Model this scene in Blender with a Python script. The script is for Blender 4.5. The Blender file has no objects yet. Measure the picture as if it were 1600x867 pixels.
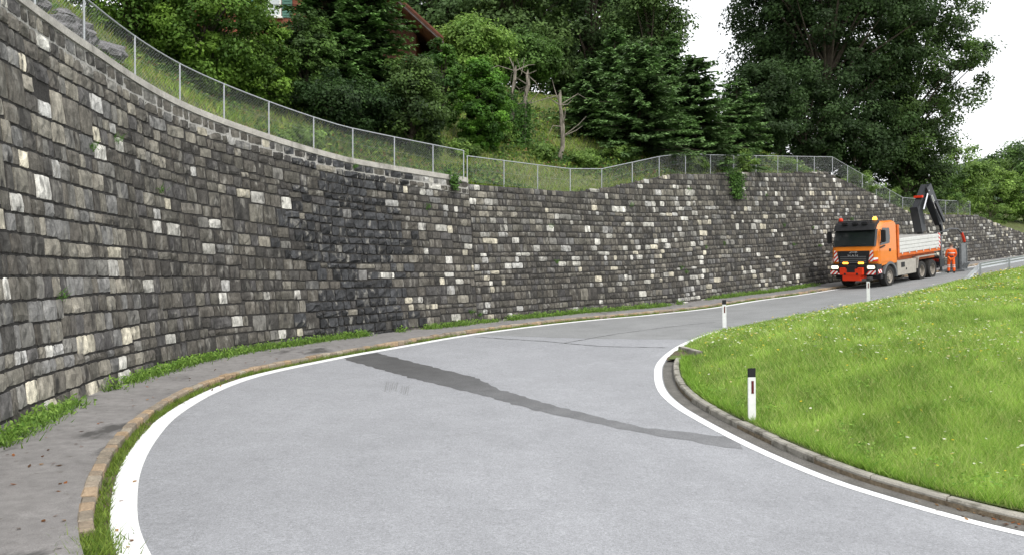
import bpy, bmesh, math, random
import numpy as np
from mathutils import Vector, Matrix

# ---------------------------------------------------------------- camera, sky, sun, exposure
E = 2.5                      # eye height above the road at the bend
F = 1245.0                   # focal length in photo pixels (1600 wide)
HV = 420.0                   # photo row of the horizon
scene = bpy.context.scene
C = scene.collection
cam_d = bpy.data.cameras.new('camera'); cam = bpy.data.objects.new('camera', cam_d); C.objects.link(cam)
cam_d.sensor_width = 36.0; cam_d.lens = 36.0 * F / 1600.0
cam_d.clip_start = 0.1; cam_d.clip_end = 6000
cam.location = (0, 0, E)
cam.rotation_euler = (math.radians(90) - math.atan((433.5 - HV) / F), 0, 0)
scene.camera = cam
SUN_EL, SUN_AZ = math.radians(52), math.radians(150)      # azimuth from +Y towards +X: behind the camera, to the right
world = bpy.data.worlds.new('World'); scene.world = world; world.use_nodes = True
wn = world.node_tree.nodes; wl = world.node_tree.links
bg = wn['Background']
sky = wn.new('ShaderNodeTexSky'); sky.sky_type = 'NISHITA'; sky.sun_disc = False
sky.sun_elevation = SUN_EL; sky.sun_rotation = SUN_AZ
sky.air_density = 1.6; sky.dust_density = 6.0; sky.ozone_density = 1.0
hs = wn.new('ShaderNodeHueSaturation'); hs.inputs['Saturation'].default_value = 0.16
oc = wn.new('ShaderNodeMix'); oc.data_type = 'RGBA'; oc.inputs['Factor'].default_value = 0.8      # overcast: an even white cloud sheet over the sky
oc.inputs['B'].default_value = (7.6, 7.75, 8.0, 1)
wl.new(sky.outputs[0], hs.inputs['Color']); wl.new(hs.outputs[0], oc.inputs['A']); wl.new(oc.outputs['Result'], bg.inputs['Color'])
bg.inputs['Strength'].default_value = 0.13
sun_d = bpy.data.lights.new('sun', 'SUN'); sun_d.energy = 1.3; sun_d.angle = math.radians(14); sun_d.color = (1.0, 0.95, 0.87)
sun = bpy.data.objects.new('sun', sun_d); C.objects.link(sun)
sdir = Vector((math.cos(SUN_EL) * math.sin(SUN_AZ), math.cos(SUN_EL) * math.cos(SUN_AZ), math.sin(SUN_EL)))
sun.rotation_euler = sdir.to_track_quat('Z', 'Y').to_euler(); sun.location = sdir * 60
scene.view_settings.view_transform = 'Standard'; scene.view_settings.look = 'None'
scene.view_settings.gamma = 1.0; scene.view_settings.exposure = 0.75
scene.render.engine = 'CYCLES'

# ---------------------------------------------------------------- helpers
R = np.random.default_rng(7)
random.seed(7)

def lin(r, g, b):
    f = lambda c: (c / 255.0 / 12.92) if c / 255.0 < 0.04045 else ((c / 255.0 + 0.055) / 1.055) ** 2.4
    return (f(r), f(g), f(b))

def tag(o, label=None, cat=None, group=None, kind=None):
    if label: o['label'] = label
    if cat: o['category'] = cat
    if group: o['group'] = group
    if kind: o['kind'] = kind
    return o

def empty(name, loc=(0, 0, 0), rot=(0, 0, 0)):
    o = bpy.data.objects.new(name, None); C.objects.link(o)
    o.location = loc; o.rotation_euler = rot; o.empty_display_size = 0.2
    return o

def link_mesh(name, me, mat, parent=None):
    o = bpy.data.objects.new(name, me); C.objects.link(o)
    if mat is not None:
        for m in (mat if isinstance(mat, (list, tuple)) else [mat]):
            if len(me.materials) < (len(mat) if isinstance(mat, (list, tuple)) else 1): me.materials.append(m)
    if parent is not None: o.parent = parent
    return o

def np_mesh(name, V, faces_n, loops, mat, parent=None, col=None, smooth=False):
    """V (n,3); loops flat index array; faces_n verts per face (int) or array of sizes"""
    me = bpy.data.meshes.new(name)
    V = np.ascontiguousarray(V, dtype=np.float32); loops = np.ascontiguousarray(loops, dtype=np.int32).ravel()
    if np.isscalar(faces_n): sizes = np.full(len(loops) // faces_n, faces_n, dtype=np.int32)
    else: sizes = np.asarray(faces_n, dtype=np.int32)
    me.vertices.add(len(V)); me.vertices.foreach_set('co', V.ravel())
    me.loops.add(len(loops)); me.loops.foreach_set('vertex_index', loops)
    me.polygons.add(len(sizes))
    starts = np.zeros(len(sizes), dtype=np.int32); starts[1:] = np.cumsum(sizes)[:-1]
    me.polygons.foreach_set('loop_start', starts)
    if smooth: me.polygons.foreach_set('use_smooth', np.ones(len(sizes), dtype=bool))
    if col is not None:
        a = me.color_attributes.new('Col', 'FLOAT_COLOR', 'POINT')
        cc = np.ones((len(V), 4), dtype=np.float32); cc[:, :3] = col
        a.data.foreach_set('color', cc.ravel())
    me.update(calc_edges=True)
    return link_mesh(name, me, mat, parent)

class MB:
    def __init__(s): s.v = []; s.f = []; s.c = []
    def add(s, vs, fs, col=None):
        o = len(s.v); s.v += [tuple(x) for x in vs]; s.f += [tuple(i + o for i in f) for f in fs]
        if col is not None: s.c += [tuple(col)] * len(vs)
        return s
    def box(s, x0, x1, y0, y1, z0, z1, col=None):
        vs = [(x, y, z) for x in (x0, x1) for y in (y0, y1) for z in (z0, z1)]
        return s.add(vs, [(0, 1, 3, 2), (4, 6, 7, 5), (0, 4, 5, 1), (2, 3, 7, 6), (0, 2, 6, 4), (1, 5, 7, 3)], col)
    def obox(s, c, ax, ay, az, col=None):
        c, ax, ay, az = map(np.array, (c, ax, ay, az))
        vs = [c + i * ax + j * ay + k * az for i in (-1, 1) for j in (-1, 1) for k in (-1, 1)]
        return s.add(vs, [(0, 1, 3, 2), (4, 6, 7, 5), (0, 4, 5, 1), (2, 3, 7, 6), (0, 2, 6, 4), (1, 5, 7, 3)], col)
    def tube(s, pts, rad, n=8, cap=True, col=None):
        pts = [np.array(p, float) for p in pts]
        if np.isscalar(rad): rad = [rad] * len(pts)
        vs = []; fs = []
        up = np.array([0, 0, 1.0])
        prev = None
        for i, p in enumerate(pts):
            t = pts[min(i + 1, len(pts) - 1)] - pts[max(i - 1, 0)]; t = t / (np.linalg.norm(t) + 1e-9)
            if prev is None:
                a = np.cross(t, up)
                if np.linalg.norm(a) < 0.1: a = np.cross(t, np.array([1.0, 0, 0]))
            else: a = prev - t * np.dot(prev, t)
            a = a / (np.linalg.norm(a) + 1e-9); b = np.cross(t, a); prev = a
            for k in range(n):
                an = 2 * math.pi * k / n
                vs.append(p + rad[i] * (math.cos(an) * a + math.sin(an) * b))
        for i in range(len(pts) - 1):
            for k in range(n):
                k2 = (k + 1) % n
                fs.append((i * n + k, i * n + k2, (i + 1) * n + k2, (i + 1) * n + k))
        if cap:
            fs.append(tuple(range(n - 1, -1, -1))); fs.append(tuple((len(pts) - 1) * n + k for k in range(n)))
        return s.add(vs, fs, col)
    def extr(s, poly, axis, a, b, col=None):
        """extrude a 2-D polygon along axis from a to b (axis 0: poly is (y,z); 1: (x,z); 2: (x,y))"""
        n = len(poly); vs = []
        for t in (a, b):
            for p, q in poly:
                vs.append((t, p, q) if axis == 0 else (p, t, q) if axis == 1 else (p, q, t))
        fs = [tuple(range(n)), tuple(range(2 * n - 1, n - 1, -1))]
        for i in range(n): fs.append((i, i + n, (i + 1) % n + n, (i + 1) % n))
        return s.add(vs, fs, col)
    def build(s, name, mat, parent=None, smooth=False, bevel=0, seg=2):
        me = bpy.data.meshes.new(name); me.from_pydata(s.v, [], s.f)
        if s.c:
            a = me.color_attributes.new('Col', 'FLOAT_COLOR', 'POINT')
            cc = np.ones((len(s.v), 4), dtype=np.float32); cc[:, :3] = np.array(s.c)
            a.data.foreach_set('color', cc.ravel())
        bm = bmesh.new(); bm.from_mesh(me); bmesh.ops.recalc_face_normals(bm, faces=bm.faces)
        if bevel > 0:
            es = [e for e in bm.edges if len(e.link_faces) == 2 and e.calc_face_angle(0) > 0.5]
            bmesh.ops.bevel(bm, geom=es, offset=bevel, segments=seg, affect='EDGES', clamp_overlap=True)
        bm.to_mesh(me); bm.free()
        if smooth: me.polygons.foreach_set('use_smooth', np.ones(len(me.polygons), dtype=bool))
        me.update()
        return link_mesh(name, me, mat, parent)

def world_xyz(u, Y, Z):      # a photo column, a distance and a height above the eye give a place
    return ((u - 800.0) / F * Y, Y, Z + E)

# ---------------------------------------------------------------- materials
def mat(name, base=(0.5, 0.5, 0.5), attr=False, rough=0.8, metal=0.0, noises=(), bumps=(), tint=None, spec=0.3,
        trans=0.0, emit=None, estr=0.0, coat=0.0, shift=False):
    """noises: (scale, lo, hi, stretch(xyz)); bumps: (scale, strength, distance, stretch); tint: (colour, scale, lo, hi, stretch) mixes a second colour in"""
    m = bpy.data.materials.new(name); m.use_nodes = True
    nt = m.node_tree; N = nt.nodes; L = nt.links
    bs = N['Principled BSDF']
    bs.inputs['Roughness'].default_value = rough; bs.inputs['Metallic'].default_value = metal
    bs.inputs['Specular IOR Level'].default_value = spec
    if coat: bs.inputs['Coat Weight'].default_value = coat
    geo = N.new('ShaderNodeTexCoord')
    src_v = geo.outputs['Object']
    if shift:        # each stone has its own veining: the pattern is moved by the stone's own tint
        a0 = N.new('ShaderNodeAttribute'); a0.attribute_name = 'Col'
        ml = N.new('ShaderNodeVectorMath'); ml.operation = 'SCALE'; ml.inputs['Scale'].default_value = 300.0; L.new(a0.outputs['Color'], ml.inputs[0])
        ad = N.new('ShaderNodeVectorMath'); ad.operation = 'ADD'; L.new(ml.outputs[0], ad.inputs[0]); L.new(geo.outputs['Object'], ad.inputs[1]); src_v = ad.outputs[0]
    def coord(st):
        if st is None: return src_v
        mp = N.new('ShaderNodeMapping'); mp.inputs['Scale'].default_value = st
        L.new(src_v, mp.inputs['Vector']); return mp.outputs[0]
    def noise(sc, st, det=4.0):
        n = N.new('ShaderNodeTexNoise'); n.inputs['Scale'].default_value = sc; n.inputs['Detail'].default_value = det
        n.inputs['Roughness'].default_value = 0.6
        L.new(coord(st), n.inputs['Vector']); return n.outputs['Fac']
    if attr:
        at = N.new('ShaderNodeAttribute'); at.attribute_name = 'Col'; col = at.outputs['Color']
    else:
        rgb = N.new('ShaderNodeRGB'); rgb.outputs[0].default_value = (*base, 1); col = rgb.outputs[0]
    for sc, lo, hi, st in noises:
        mr = N.new('ShaderNodeMapRange'); mr.inputs['From Min'].default_value = 0.3; mr.inputs['From Max'].default_value = 0.7
        mr.inputs['To Min'].default_value = lo; mr.inputs['To Max'].default_value = hi
        L.new(noise(sc, st), mr.inputs['Value'])
        vm = N.new('ShaderNodeVectorMath'); vm.operation = 'SCALE'
        L.new(col, vm.inputs[0]); L.new(mr.outputs[0], vm.inputs['Scale']); col = vm.outputs[0]
    for tn in (tint if isinstance(tint, list) else [tint] if tint else []):
        tc, sc, lo, hi, st = tn
        mr = N.new('ShaderNodeMapRange'); mr.inputs['From Min'].default_value = lo; mr.inputs['From Max'].default_value = hi
        L.new(noise(sc, st, 6.0), mr.inputs['Value'])
        mx = N.new('ShaderNodeMix'); mx.data_type = 'RGBA'
        L.new(mr.outputs[0], mx.inputs['Factor']); L.new(col, mx.inputs['A']); mx.inputs['B'].default_value = (*tc, 1); col = mx.outputs['Result']
    L.new(col, bs.inputs['Base Color'])
    prev = None
    for sc, stn, dist, st in bumps:
        b = N.new('ShaderNodeBump'); b.inputs['Strength'].default_value = stn; b.inputs['Distance'].default_value = dist
        L.new(noise(sc, st, 5.0), b.inputs['Height'])
        if prev is not None: L.new(prev, b.inputs['Normal'])
        prev = b.outputs[0]
    if prev is not None: L.new(prev, bs.inputs['Normal'])
    if emit: bs.inputs['Emission Color'].default_value = (*emit, 1); bs.inputs['Emission Strength'].default_value = estr
    if trans > 0:
        tr = N.new('ShaderNodeBsdfTranslucent'); L.new(col, tr.inputs['Color'])
        ms = N.new('ShaderNodeMixShader'); ms.inputs[0].default_value = trans
        L.new(bs.outputs[0], ms.inputs[1]); L.new(tr.outputs[0], ms.inputs[2]); L.new(ms.outputs[0], N['Material Output'].inputs['Surface'])
    return m

M = {}
M['asphalt'] = mat('asphalt', (0.262, 0.268, 0.283), rough=0.9, noises=[(130, 0.6, 1.42, None), (38, 0.78, 1.22, None), (0.3, 0.90, 1.08, (1, .6, 1)), (1.4, 0.94, 1.05, None), (9, 0.92, 1.07, None)],
                   bumps=[(220, 0.35, 0.004, None)], tint=[((0.12, 0.115, 0.11), 0.55, 0.66, 0.82, None)])
M['asphalt_old'] = mat('asphalt_old', (0.215, 0.220, 0.222), rough=0.9, noises=[(110, 0.65, 1.35, None), (35, 0.8, 1.2, None), (0.8, 0.88, 1.12, None)], bumps=[(200, 0.35, 0.004, None)])
M['scuff'] = mat('tyre_scuff', (0.195, 0.198, 0.205), rough=0.85, noises=[(60, 0.7, 1.3, None)])
M['asphalt_patch'] = mat('asphalt_patch', (0.082, 0.082, 0.083), rough=0.85, noises=[(140, 0.75, 1.25, None), (3, 0.85, 1.2, None)], bumps=[(180, 0.35, 0.004, None)])
M['gutter_dirt'] = mat('gutter_dirt', (0.12, 0.115, 0.105), rough=0.95, noises=[(50, 0.6, 1.4, None), (3, 0.75, 1.25, None)])
M['tar'] = mat('tar', (0.06, 0.06, 0.062), rough=0.8, noises=[(60, 0.7, 1.3, None)])
M['pavement'] = mat('pavement', (0.205, 0.197, 0.193), rough=0.9, noises=[(90, 0.75, 1.25, None), (6, 0.85, 1.15, None), (1.2, 0.85, 1.12, None)], bumps=[(120, 0.4, 0.005, None)],
                    tint=[((0.075, 0.072, 0.07), 1.1, 0.58, 0.66, (1, 0.55, 1)), ((0.09, 0.08, 0.06), 7, 0.62, 0.75, None)])
M['paint'] = mat('road_paint', (0.74, 0.75, 0.75), rough=0.7, noises=[(30, 0.92, 1.05, None)], tint=[((0.3, 0.3, 0.3), 45, 0.60, 0.70, None), ((0.42, 0.41, 0.40), 4, 0.58, 0.8, None)])
M['stone'] = mat('wall_stone', attr=True, rough=0.88, shift=True, noises=[(4.5, 0.55, 1.45, (1.0, 1.0, 0.45)), (16, 0.68, 1.32, (1, 1, 0.5)), (75, 0.75, 1.25, None)],
                 bumps=[(9, 0.6, 0.04, None), (45, 0.5, 0.012, None)],
                 tint=[((0.030, 0.029, 0.028), 3.6, 0.55, 0.68, (1, 1, 0.4)), ((0.25, 0.24, 0.215), 5.0, 0.56, 0.72, (1, 1, 0.35))])
M['mortar'] = mat('mortar', (0.035, 0.033, 0.031), rough=0.95, noises=[(20, 0.6, 1.5, None)], bumps=[(40, 0.6, 0.02, None)])
M['mortar_light'] = mat('mortar_light', (0.36, 0.35, 0.33), rough=0.95, noises=[(20, 0.6, 1.3, None)], bumps=[(40, 0.6, 0.02, None)])
M['coping'] = mat('coping_concrete', (0.37, 0.355, 0.325), rough=0.95, noises=[(25, 0.8, 1.2, None), (2.5, 0.75, 1.2, None)], bumps=[(30, 0.4, 0.01, None)],
                  tint=[((0.09, 0.085, 0.075), 1.8, 0.55, 0.75, (1, 1, .4))])
M['kerb_granite'] = mat('kerb_granite', attr=True, rough=0.85, noises=[(40, 0.75, 1.25, None), (9, 0.8, 1.2, None)], bumps=[(50, 0.5, 0.01, None)])
M['kerb_concrete'] = mat('kerb_concrete', (0.30, 0.285, 0.25), rough=0.9, noises=[(60, 0.8, 1.2, None), (5, 0.8, 1.15, None)], bumps=[(60, 0.4, 0.008, None)],
                         tint=[((0.085, 0.078, 0.06), 4, 0.5, 0.68, None)])
M['galv'] = mat('galvanised_steel', (0.42, 0.44, 0.46), rough=0.5, metal=0.35, noises=[(20, 0.85, 1.1, None)])
M['wire'] = mat('fence_wire', (0.36, 0.375, 0.38), rough=0.55, metal=0.3)
M['leaf'] = mat('leaf', attr=True, rough=0.55, spec=0.2, trans=0.4, noises=[(1.2, 0.8, 1.2, None)])
M['needle'] = mat('needle', attr=True, rough=0.6, spec=0.3, trans=0.12, noises=[(1.0, 0.8, 1.2, None)])
M['grass'] = mat('grass_blade', attr=True, rough=0.6, spec=0.3, trans=0.35)
M['flower'] = mat('flower', attr=True, rough=0.7, trans=0.2)
M['bark'] = mat('bark', (0.085, 0.07, 0.055), rough=0.95, noises=[(12, 0.6, 1.4, (1, 1, 0.25))], bumps=[(18, 0.8, 0.03, (1, 1, 0.25))])
M['deadwood'] = mat('deadwood', (0.21, 0.185, 0.155), rough=0.95, noises=[(10, 0.5, 1.4, (1, 1, 0.3))], bumps=[(18, 0.8, 0.03, (1, 1, 0.25))])
M['meadow'] = mat('meadow_soil', (0.085, 0.115, 0.032), rough=0.95, noises=[(6, 0.65, 1.35, None), (0.6, 0.85, 1.15, None)], bumps=[(14, 0.8, 0.05, None)])
M['hill'] = mat('hillside_soil', (0.095, 0.115, 0.04), rough=0.95, noises=[(5, 0.6, 1.4, None), (0.5, 0.8, 1.2, None)], bumps=[(8, 0.9, 0.08, None)],
                tint=[((0.085, 0.065, 0.04), 0.7, 0.57, 0.72, None)])
M['soil'] = mat('soil', (0.10, 0.08, 0.055), rough=0.95, noises=[(15, 0.6, 1.4, None)], bumps=[(20, 0.8, 0.03, None)])
M['rock'] = mat('bank_rock', (0.17, 0.165, 0.17), rough=0.95, noises=[(4, 0.55, 1.4, (1, 1, 2.2)), (20, 0.8, 1.2, None)], bumps=[(6, 0.9, 0.08, (1, 1, 2.5))])
M['far_hill'] = mat('far_hill', (0.05, 0.075, 0.05), rough=1.0, noises=[(0.05, 0.8, 1.2, None)])

# ---------------------------------------------------------------- curves and the ground's shape
class Path:
    def __init__(s, pts, step=0.1):
        P = np.array(pts, float)
        out = []
        Q = np.vstack([2 * P[0] - P[1], P, 2 * P[-1] - P[-2]])
        for i in range(1, len(Q) - 2):
            p0, p1, p2, p3 = Q[i - 1:i + 3]
            t1 = (p2 - p0) / (np.linalg.norm(p2 - p1) + np.linalg.norm(p1 - p0)) * np.linalg.norm(p2 - p1)
            t2 = (p3 - p1) / (np.linalg.norm(p3 - p2) + np.linalg.norm(p2 - p1)) * np.linalg.norm(p2 - p1)
            n = 24
            for k in range(n):
                t = k / n
                out.append((2*t**3-3*t**2+1)*p1 + (t**3-2*t**2+t)*t1 + (-2*t**3+3*t**2)*p2 + (t**3-t**2)*t2)
        out.append(P[-1]); D = np.array(out)
        S = np.concatenate([[0], np.cumsum(np.linalg.norm(np.diff(D, axis=0), axis=1))])
        n = int(S[-1] / step) + 1
        s.s = np.linspace(0, S[-1], n)
        s.p = np.stack([np.interp(s.s, S, D[:, 0]), np.interp(s.s, S, D[:, 1])], 1)
        for _ in range(12): s.p[1:-1] = 0.25 * s.p[:-2] + 0.5 * s.p[1:-1] + 0.25 * s.p[2:]
        t = np.gradient(s.p, axis=0); s.t = t / np.linalg.norm(t, axis=1)[:, None]
        s.n = np.stack([-s.t[:, 1], s.t[:, 0]], 1)
        s.L = S[-1]
    def at(s, x):
        x = np.asarray(x, float)
        f = lambda A: np.stack([np.interp(x, s.s, A[:, 0]), np.interp(x, s.s, A[:, 1])], -1)
        return f(s.p), f(s.t), f(s.n)
    def off(s, x, d):
        p, t, n = s.at(x); return p + n * np.asarray(d, float)[..., None]
    def near(s, q):
        q = np.atleast_2d(np.asarray(q, float)); k = np.empty(len(q), int); cs = s.p[::16]
        for i in range(0, len(q), 20000):
            e = q[i:i + 20000]; k[i:i + 20000] = np.argmin((e[:, :1] - cs[None, :, 0]) ** 2 + (e[:, 1:] - cs[None, :, 1]) ** 2, 1)
        kk = np.clip(k[:, None] * 16 + np.arange(-16, 17)[None], 0, len(s.p) - 1)
        D = ((q[:, None, :] - s.p[kk]) ** 2).sum(2); k = kk[np.arange(len(q)), np.argmin(D, 1)]
        return s.s[k], ((q - s.p[k]) * s.n[k]).sum(1)

OUT = Path([(20, -4.5), (10, -.8), (5, 1.3), (2, 2.7), (0, 3.8), (-1.5, 4.95), (-2.7, 6.07), (-3.5, 7.22), (-3.97, 8.12), (-4.62, 9.6), (-5.18, 11.25), (-5.66, 13.2), (-5.88, 15.7),
            (-5.65, 17.9), (-4.57, 20.6), (-3.6, 22.4), (-.86, 26.5), (5.2, 32.5), (9.2, 35.75), (14.5, 40.1), (18.6, 43.5), (26.2, 49.8), (45, 65.5), (60, 78)])
INN = Path([(20, 3.0), (12, 5.6), (7.6, 7.4), (5.59, 8.65), (5.12, 9.06), (4.66, 9.6), (4.17, 10.3), (3.72, 11.45), (3.45, 12.45), (3.22, 13.5), (3.04, 14.6), (3.02, 16.0), (3.28, 17.9), (3.62, 19.4), (4.3, 21.2), (5.1, 22.8), (6.6, 25.0),
            (14.0, 32.3), (21.4, 39.2), (29.4, 45.9), (47.4, 60.8), (62.4, 73.2)])
WALL = Path([(-4.6, 5.8), (-5.4, 7.0), (-6.1, 8.3), (-6.62, 9.6), (-7.0, 10.9), (-7.36, 12.3), (-7.75, 16.3), (-7.5, 19.6), (-6.4, 22.3), (-4.76, 24.8), (-.93, 28.95), (3.45, 33.3), (9.9, 38.7), (17.35, 45.0),
             (25, 51.4), (33, 58), (44, 67.2), (60, 80.5)])

gc = [(20, -4.5, -3.6), (10, -.8, -3.05), (5, 1.3, -2.75), (0, 3.8, -2.5), (-2.6, 6.05, -2.46), (-3.5, 7.26, -2.45), (-4.75, 9.6, -2.45), (-5.7, 13.2, -2.43), (-5.9, 15.7, -2.4), (-5.65, 17.9, -2.38),
      (-4.57, 20.6, -2.32), (-3.6, 22.4, -2.28), (-.86, 26.6, -2.12), (5.2, 32.6, -1.94), (9.2, 35.7, -1.75), (14.5, 40, -1.33), (18.5, 43.6, -1.0), (26.2, 49.8, -.38), (45, 65.5, 1.1), (60, 78, 2.1),
      (20, 3, -4.0), (12, 5.6, -3.45), (8, 7.25, -3.1), (5.66, 8.8, -2.9), (4.7, 9.8, -2.8), (4.05, 11.2, -2.7), (3.6, 12.8, -2.62), (3.3, 14.8, -2.5), (3.45, 18.3, -2.35), (3.86, 20, -2.25), (4.5, 21.4, -2.15),
      (5.4, 23.2, -2.05), (6.9, 25.4, -1.9), (14.45, 32.3, -1.42), (19.8, 42, -.89), (21.4, 39.3, -.70), (24, 41.4, -.42), (29.4, 45.9, 0.08), (48, 60, 1.2), (63, 72.5, 2.3),
      (-7, 10.9, -2.4), (-7.75, 16.3, -2.34), (-4.76, 25, -2.16), (-.93, 28.95, -2.02), (3.45, 33.5, -1.85), (9.9, 38.7, -1.5), (17.35, 45, -.97), (25, 51.4, -.35), (44, 67.2, 1.15), (60, 80.5, 2.2),
      (14, 17, -1.75), (24, 24, -1.2), (38, 32, -.4), (-4.6, 5.8, -2.45), (-3, 0, -2.5), (5, -6, -2.9)]
gc = np.array(gc); gxy = gc[:, :2] / 20.0
def _phi(r2): return np.where(r2 > 1e-12, 0.5 * r2 * np.log(np.maximum(r2, 1e-12)), 0)
K = _phi(((gxy[:, None] - gxy[None]) ** 2).sum(2)) + np.eye(len(gc)) * 0.012
Pm = np.hstack([np.ones((len(gc), 1)), gxy]); A_ = np.block([[K, Pm], [Pm.T, np.zeros((3, 3))]])
wts = np.linalg.solve(A_, np.concatenate([gc[:, 2], np.zeros(3)]))
def gz(q):
    q = np.asarray(q, float); sh = q.shape[:-1]; q = q.reshape(-1, 2) / 20.0
    out = _phi(((q[:, None] - gxy[None]) ** 2).sum(2)) @ wts[:-3] + wts[-3] + q @ wts[-2:]
    return out.reshape(sh) + E

def with_z(q, dz=0.0):
    z = gz(q) + dz
    return np.concatenate([q, z[..., None]], -1)

def grid_obj(name, G, m, parent=None, col=None, smooth=True):
    a, b = G.shape[:2]
    idx = np.arange(a * b).reshape(a, b)
    q = np.stack([idx[:-1, :-1], idx[1:, :-1], idx[1:, 1:], idx[:-1, 1:]], -1).reshape(-1)
    return np_mesh(name, G.reshape(-1, 3), 4, q, m, parent, col, smooth)

def strip(name, path, s0, s1, d0, d1, dz, m, n=None, across=2, parent=None, wob=0.0):
    n = n or int((s1 - s0) / 0.25) + 2
    ss = np.linspace(s0, s1, n)
    rows = []
    for k in range(across):
        d = np.full(n, d0 + (d1 - d0) * k / (across - 1))
        if wob: d = d + wob * (R.random(n) - 0.5)
        rows.append(with_z(path.off(ss, d), dz))
    G = np.stack(rows, 1)[:, ::-1]
    o = grid_obj(name, G, m, parent); return o

# ---------------------------------------------------------------- ground, road, pavement
gs = np.concatenate([np.linspace(-3000, -80, 10), np.linspace(-60, 140, 21), np.linspace(200, 3500, 12)])
GX, GY = np.meshgrid(gs, gs, indexing='ij')
GZ = np.full_like(GX, -5.5) - 0.0
grid = np.stack([GX, GY, GZ], -1)
tag(grid_obj('ground', grid, M['meadow']), kind='structure')

pairs = [((20, -4.5), (20, 3)), ((5, 1.3), (8, 7.25)), ((-2.6, 6.05), (5.66, 8.8)), ((-5.3, 11.25), (4.05, 11.2)), ((-5.9, 15.7), (3.3, 14.8)), ((-4.57, 20.6), (3.45, 18.3)),
         ((-.86, 26.6), (4.5, 21.4)), ((5.2, 32.6), (8.5, 26.6)), ((14.5, 40), (18.2, 35.4)), ((26.2, 49.8), (30, 45.2)), ((60, 78), (63, 72.5))]
so = np.concatenate([OUT.near(p[0])[0] for p in pairs]); si = np.concatenate([INN.near(p[1])[0] for p in pairs])
S = np.linspace(0, OUT.L, 330); Si = np.interp(S, so, si)
A0 = OUT.off(S, np.full(len(S), 0.28)); B0 = INN.off(Si, np.full(len(S), -0.40))
T = np.linspace(0, 1, 30)[None, :, None]
road = A0[:, None] * (1 - T) + B0[:, None] * T
tag(grid_obj('road', with_z(road, 0.0), M['asphalt']), kind='structure')

s_lo = OUT.near((-.2, 4.2))[0][0]
o_lo = s_lo
tag(strip('edge_line', OUT, 0, OUT.L, -.125, .125, 0.005, M['paint'], n=500), kind='structure')
tag(strip('edge_line', INN, 0, INN.L, -.085, .085, 0.005, M['paint'], n=500), kind='structure')

# older asphalt of the upper leg, beyond the seam across the road
sS = OUT.near((-1.2, 26.2))[0][0]
mask = S > sS
Sm = np.linspace(sS, OUT.L, 200); Smi = np.interp(Sm, so, si)
Smi = Smi + np.linspace(2.3, 0, 200) ** 1.0 * (np.linspace(1, 0, 200) ** 4)
Aq = OUT.off(Sm, np.full(200, -0.13)); Bq = INN.off(Smi, np.full(200, 0.11))
tag(grid_obj('older_asphalt', with_z(Aq[:, None] * (1 - T) + Bq[:, None] * T, 0.003), M['asphalt_old']), kind='structure')

def ground_hit(u, v):        # where a sight line from the eye meets the ground: gives a place on the road
    Y = 2.4 / max((v - HV), 1) * F
    for _ in range(12):
        q = np.array([(u - 800) / F * Y, Y]); Y = (E - gz(q)) / (v - HV) * F
    return np.array([(u - 800) / F * Y, Y])
def dense(pts, n):
    P = np.array(pts, float); L = np.concatenate([[0], np.cumsum(np.linalg.norm(np.diff(P, axis=0), axis=1))])
    x = np.linspace(0, L[-1], n); return np.stack([np.interp(x, L, P[:, k]) for k in range(P.shape[1])], 1)
up_e = [ground_hit(*p) for p in [(588, 551), (660, 569), (740, 589), (786, 610), (850, 629), (920, 648), (1000, 667), (1070, 675), (1120, 681), (1150, 684)]]
lo_e = [ground_hit(*p) for p in [(533, 559), (572, 571), (640, 590), (700, 604), (770, 622), (830, 640), (900, 655), (960, 668), (1040, 683), (1100, 693), (1165, 703)]]
ue = dense(up_e, 90); le = dense(lo_e, 90)
ue += (R.random(ue.shape) - .5) * .09; le += (R.random(le.shape) - .5) * .09
PT = np.stack([le * (1 - t) + ue * t for t in np.linspace(0, 1, 6)], 1)
M['asphalt_patch'] = mat('asphalt_patch', attr=True, rough=0.85, noises=[(120, 0.65, 1.35, None), (35, 0.8, 1.2, None), (2, 0.85, 1.15, None)], bumps=[(180, 0.35, 0.004, None)])
wear = np.clip((np.linspace(0, 1, 90) - .25) / .75, 0, 1)[:, None, None] * np.ones((1, 6, 1))
pc = np.array([.078, .078, .079]) * (1 - wear) + np.array([.165, .168, .175]) * wear
tag(grid_obj('asphalt_patch', with_z(PT, 0.003), M['asphalt_patch'], None, pc.reshape(-1, 3)), kind='structure')
def seam(pts, w, n=60):
    P = dense([ground_hit(*p) for p in pts], n); P += (R.random(P.shape) - .5) * .05
    t = np.gradient(P, axis=0); t /= np.linalg.norm(t, axis=1)[:, None]; nn = np.stack([-t[:, 1], t[:, 0]], 1)
    ww = w * (0.5 + R.random(n))[:, None]
    return tag(grid_obj('road_seam', with_z(np.stack([P - nn * ww, P + nn * ww], 1), 0.008), M['tar']), kind='structure')
seam([(742, 526), (850, 533), (940, 541), (1040, 543)], 0.02)
seam([(880, 536), (960, 522), (1050, 510), (1120, 503)], 0.018)
for k, (u0, v0, n) in enumerate([(604, 601, 6), (629, 606, 4)]):      # short scuffs
    mbv = []; 
    G = []
    for j in range(n):
        a = ground_hit(u0 + j * 3.4, v0 - 5 + R.random() * 3); b = ground_hit(u0 - 3 + j * 3.4, v0 + 8 + R.random() * 4)
        t = (b - a) / np.linalg.norm(b - a); nn = np.array([-t[1], t[0]]) * 0.008 * (.5 + R.random())
        G += [a - nn, a + nn, b + nn, b - nn]
    V = with_z(np.array(G), 0.007)
    tag(np_mesh('tyre_scuff', V, 4, np.arange(len(V)), M['scuff']), kind='structure')

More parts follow.
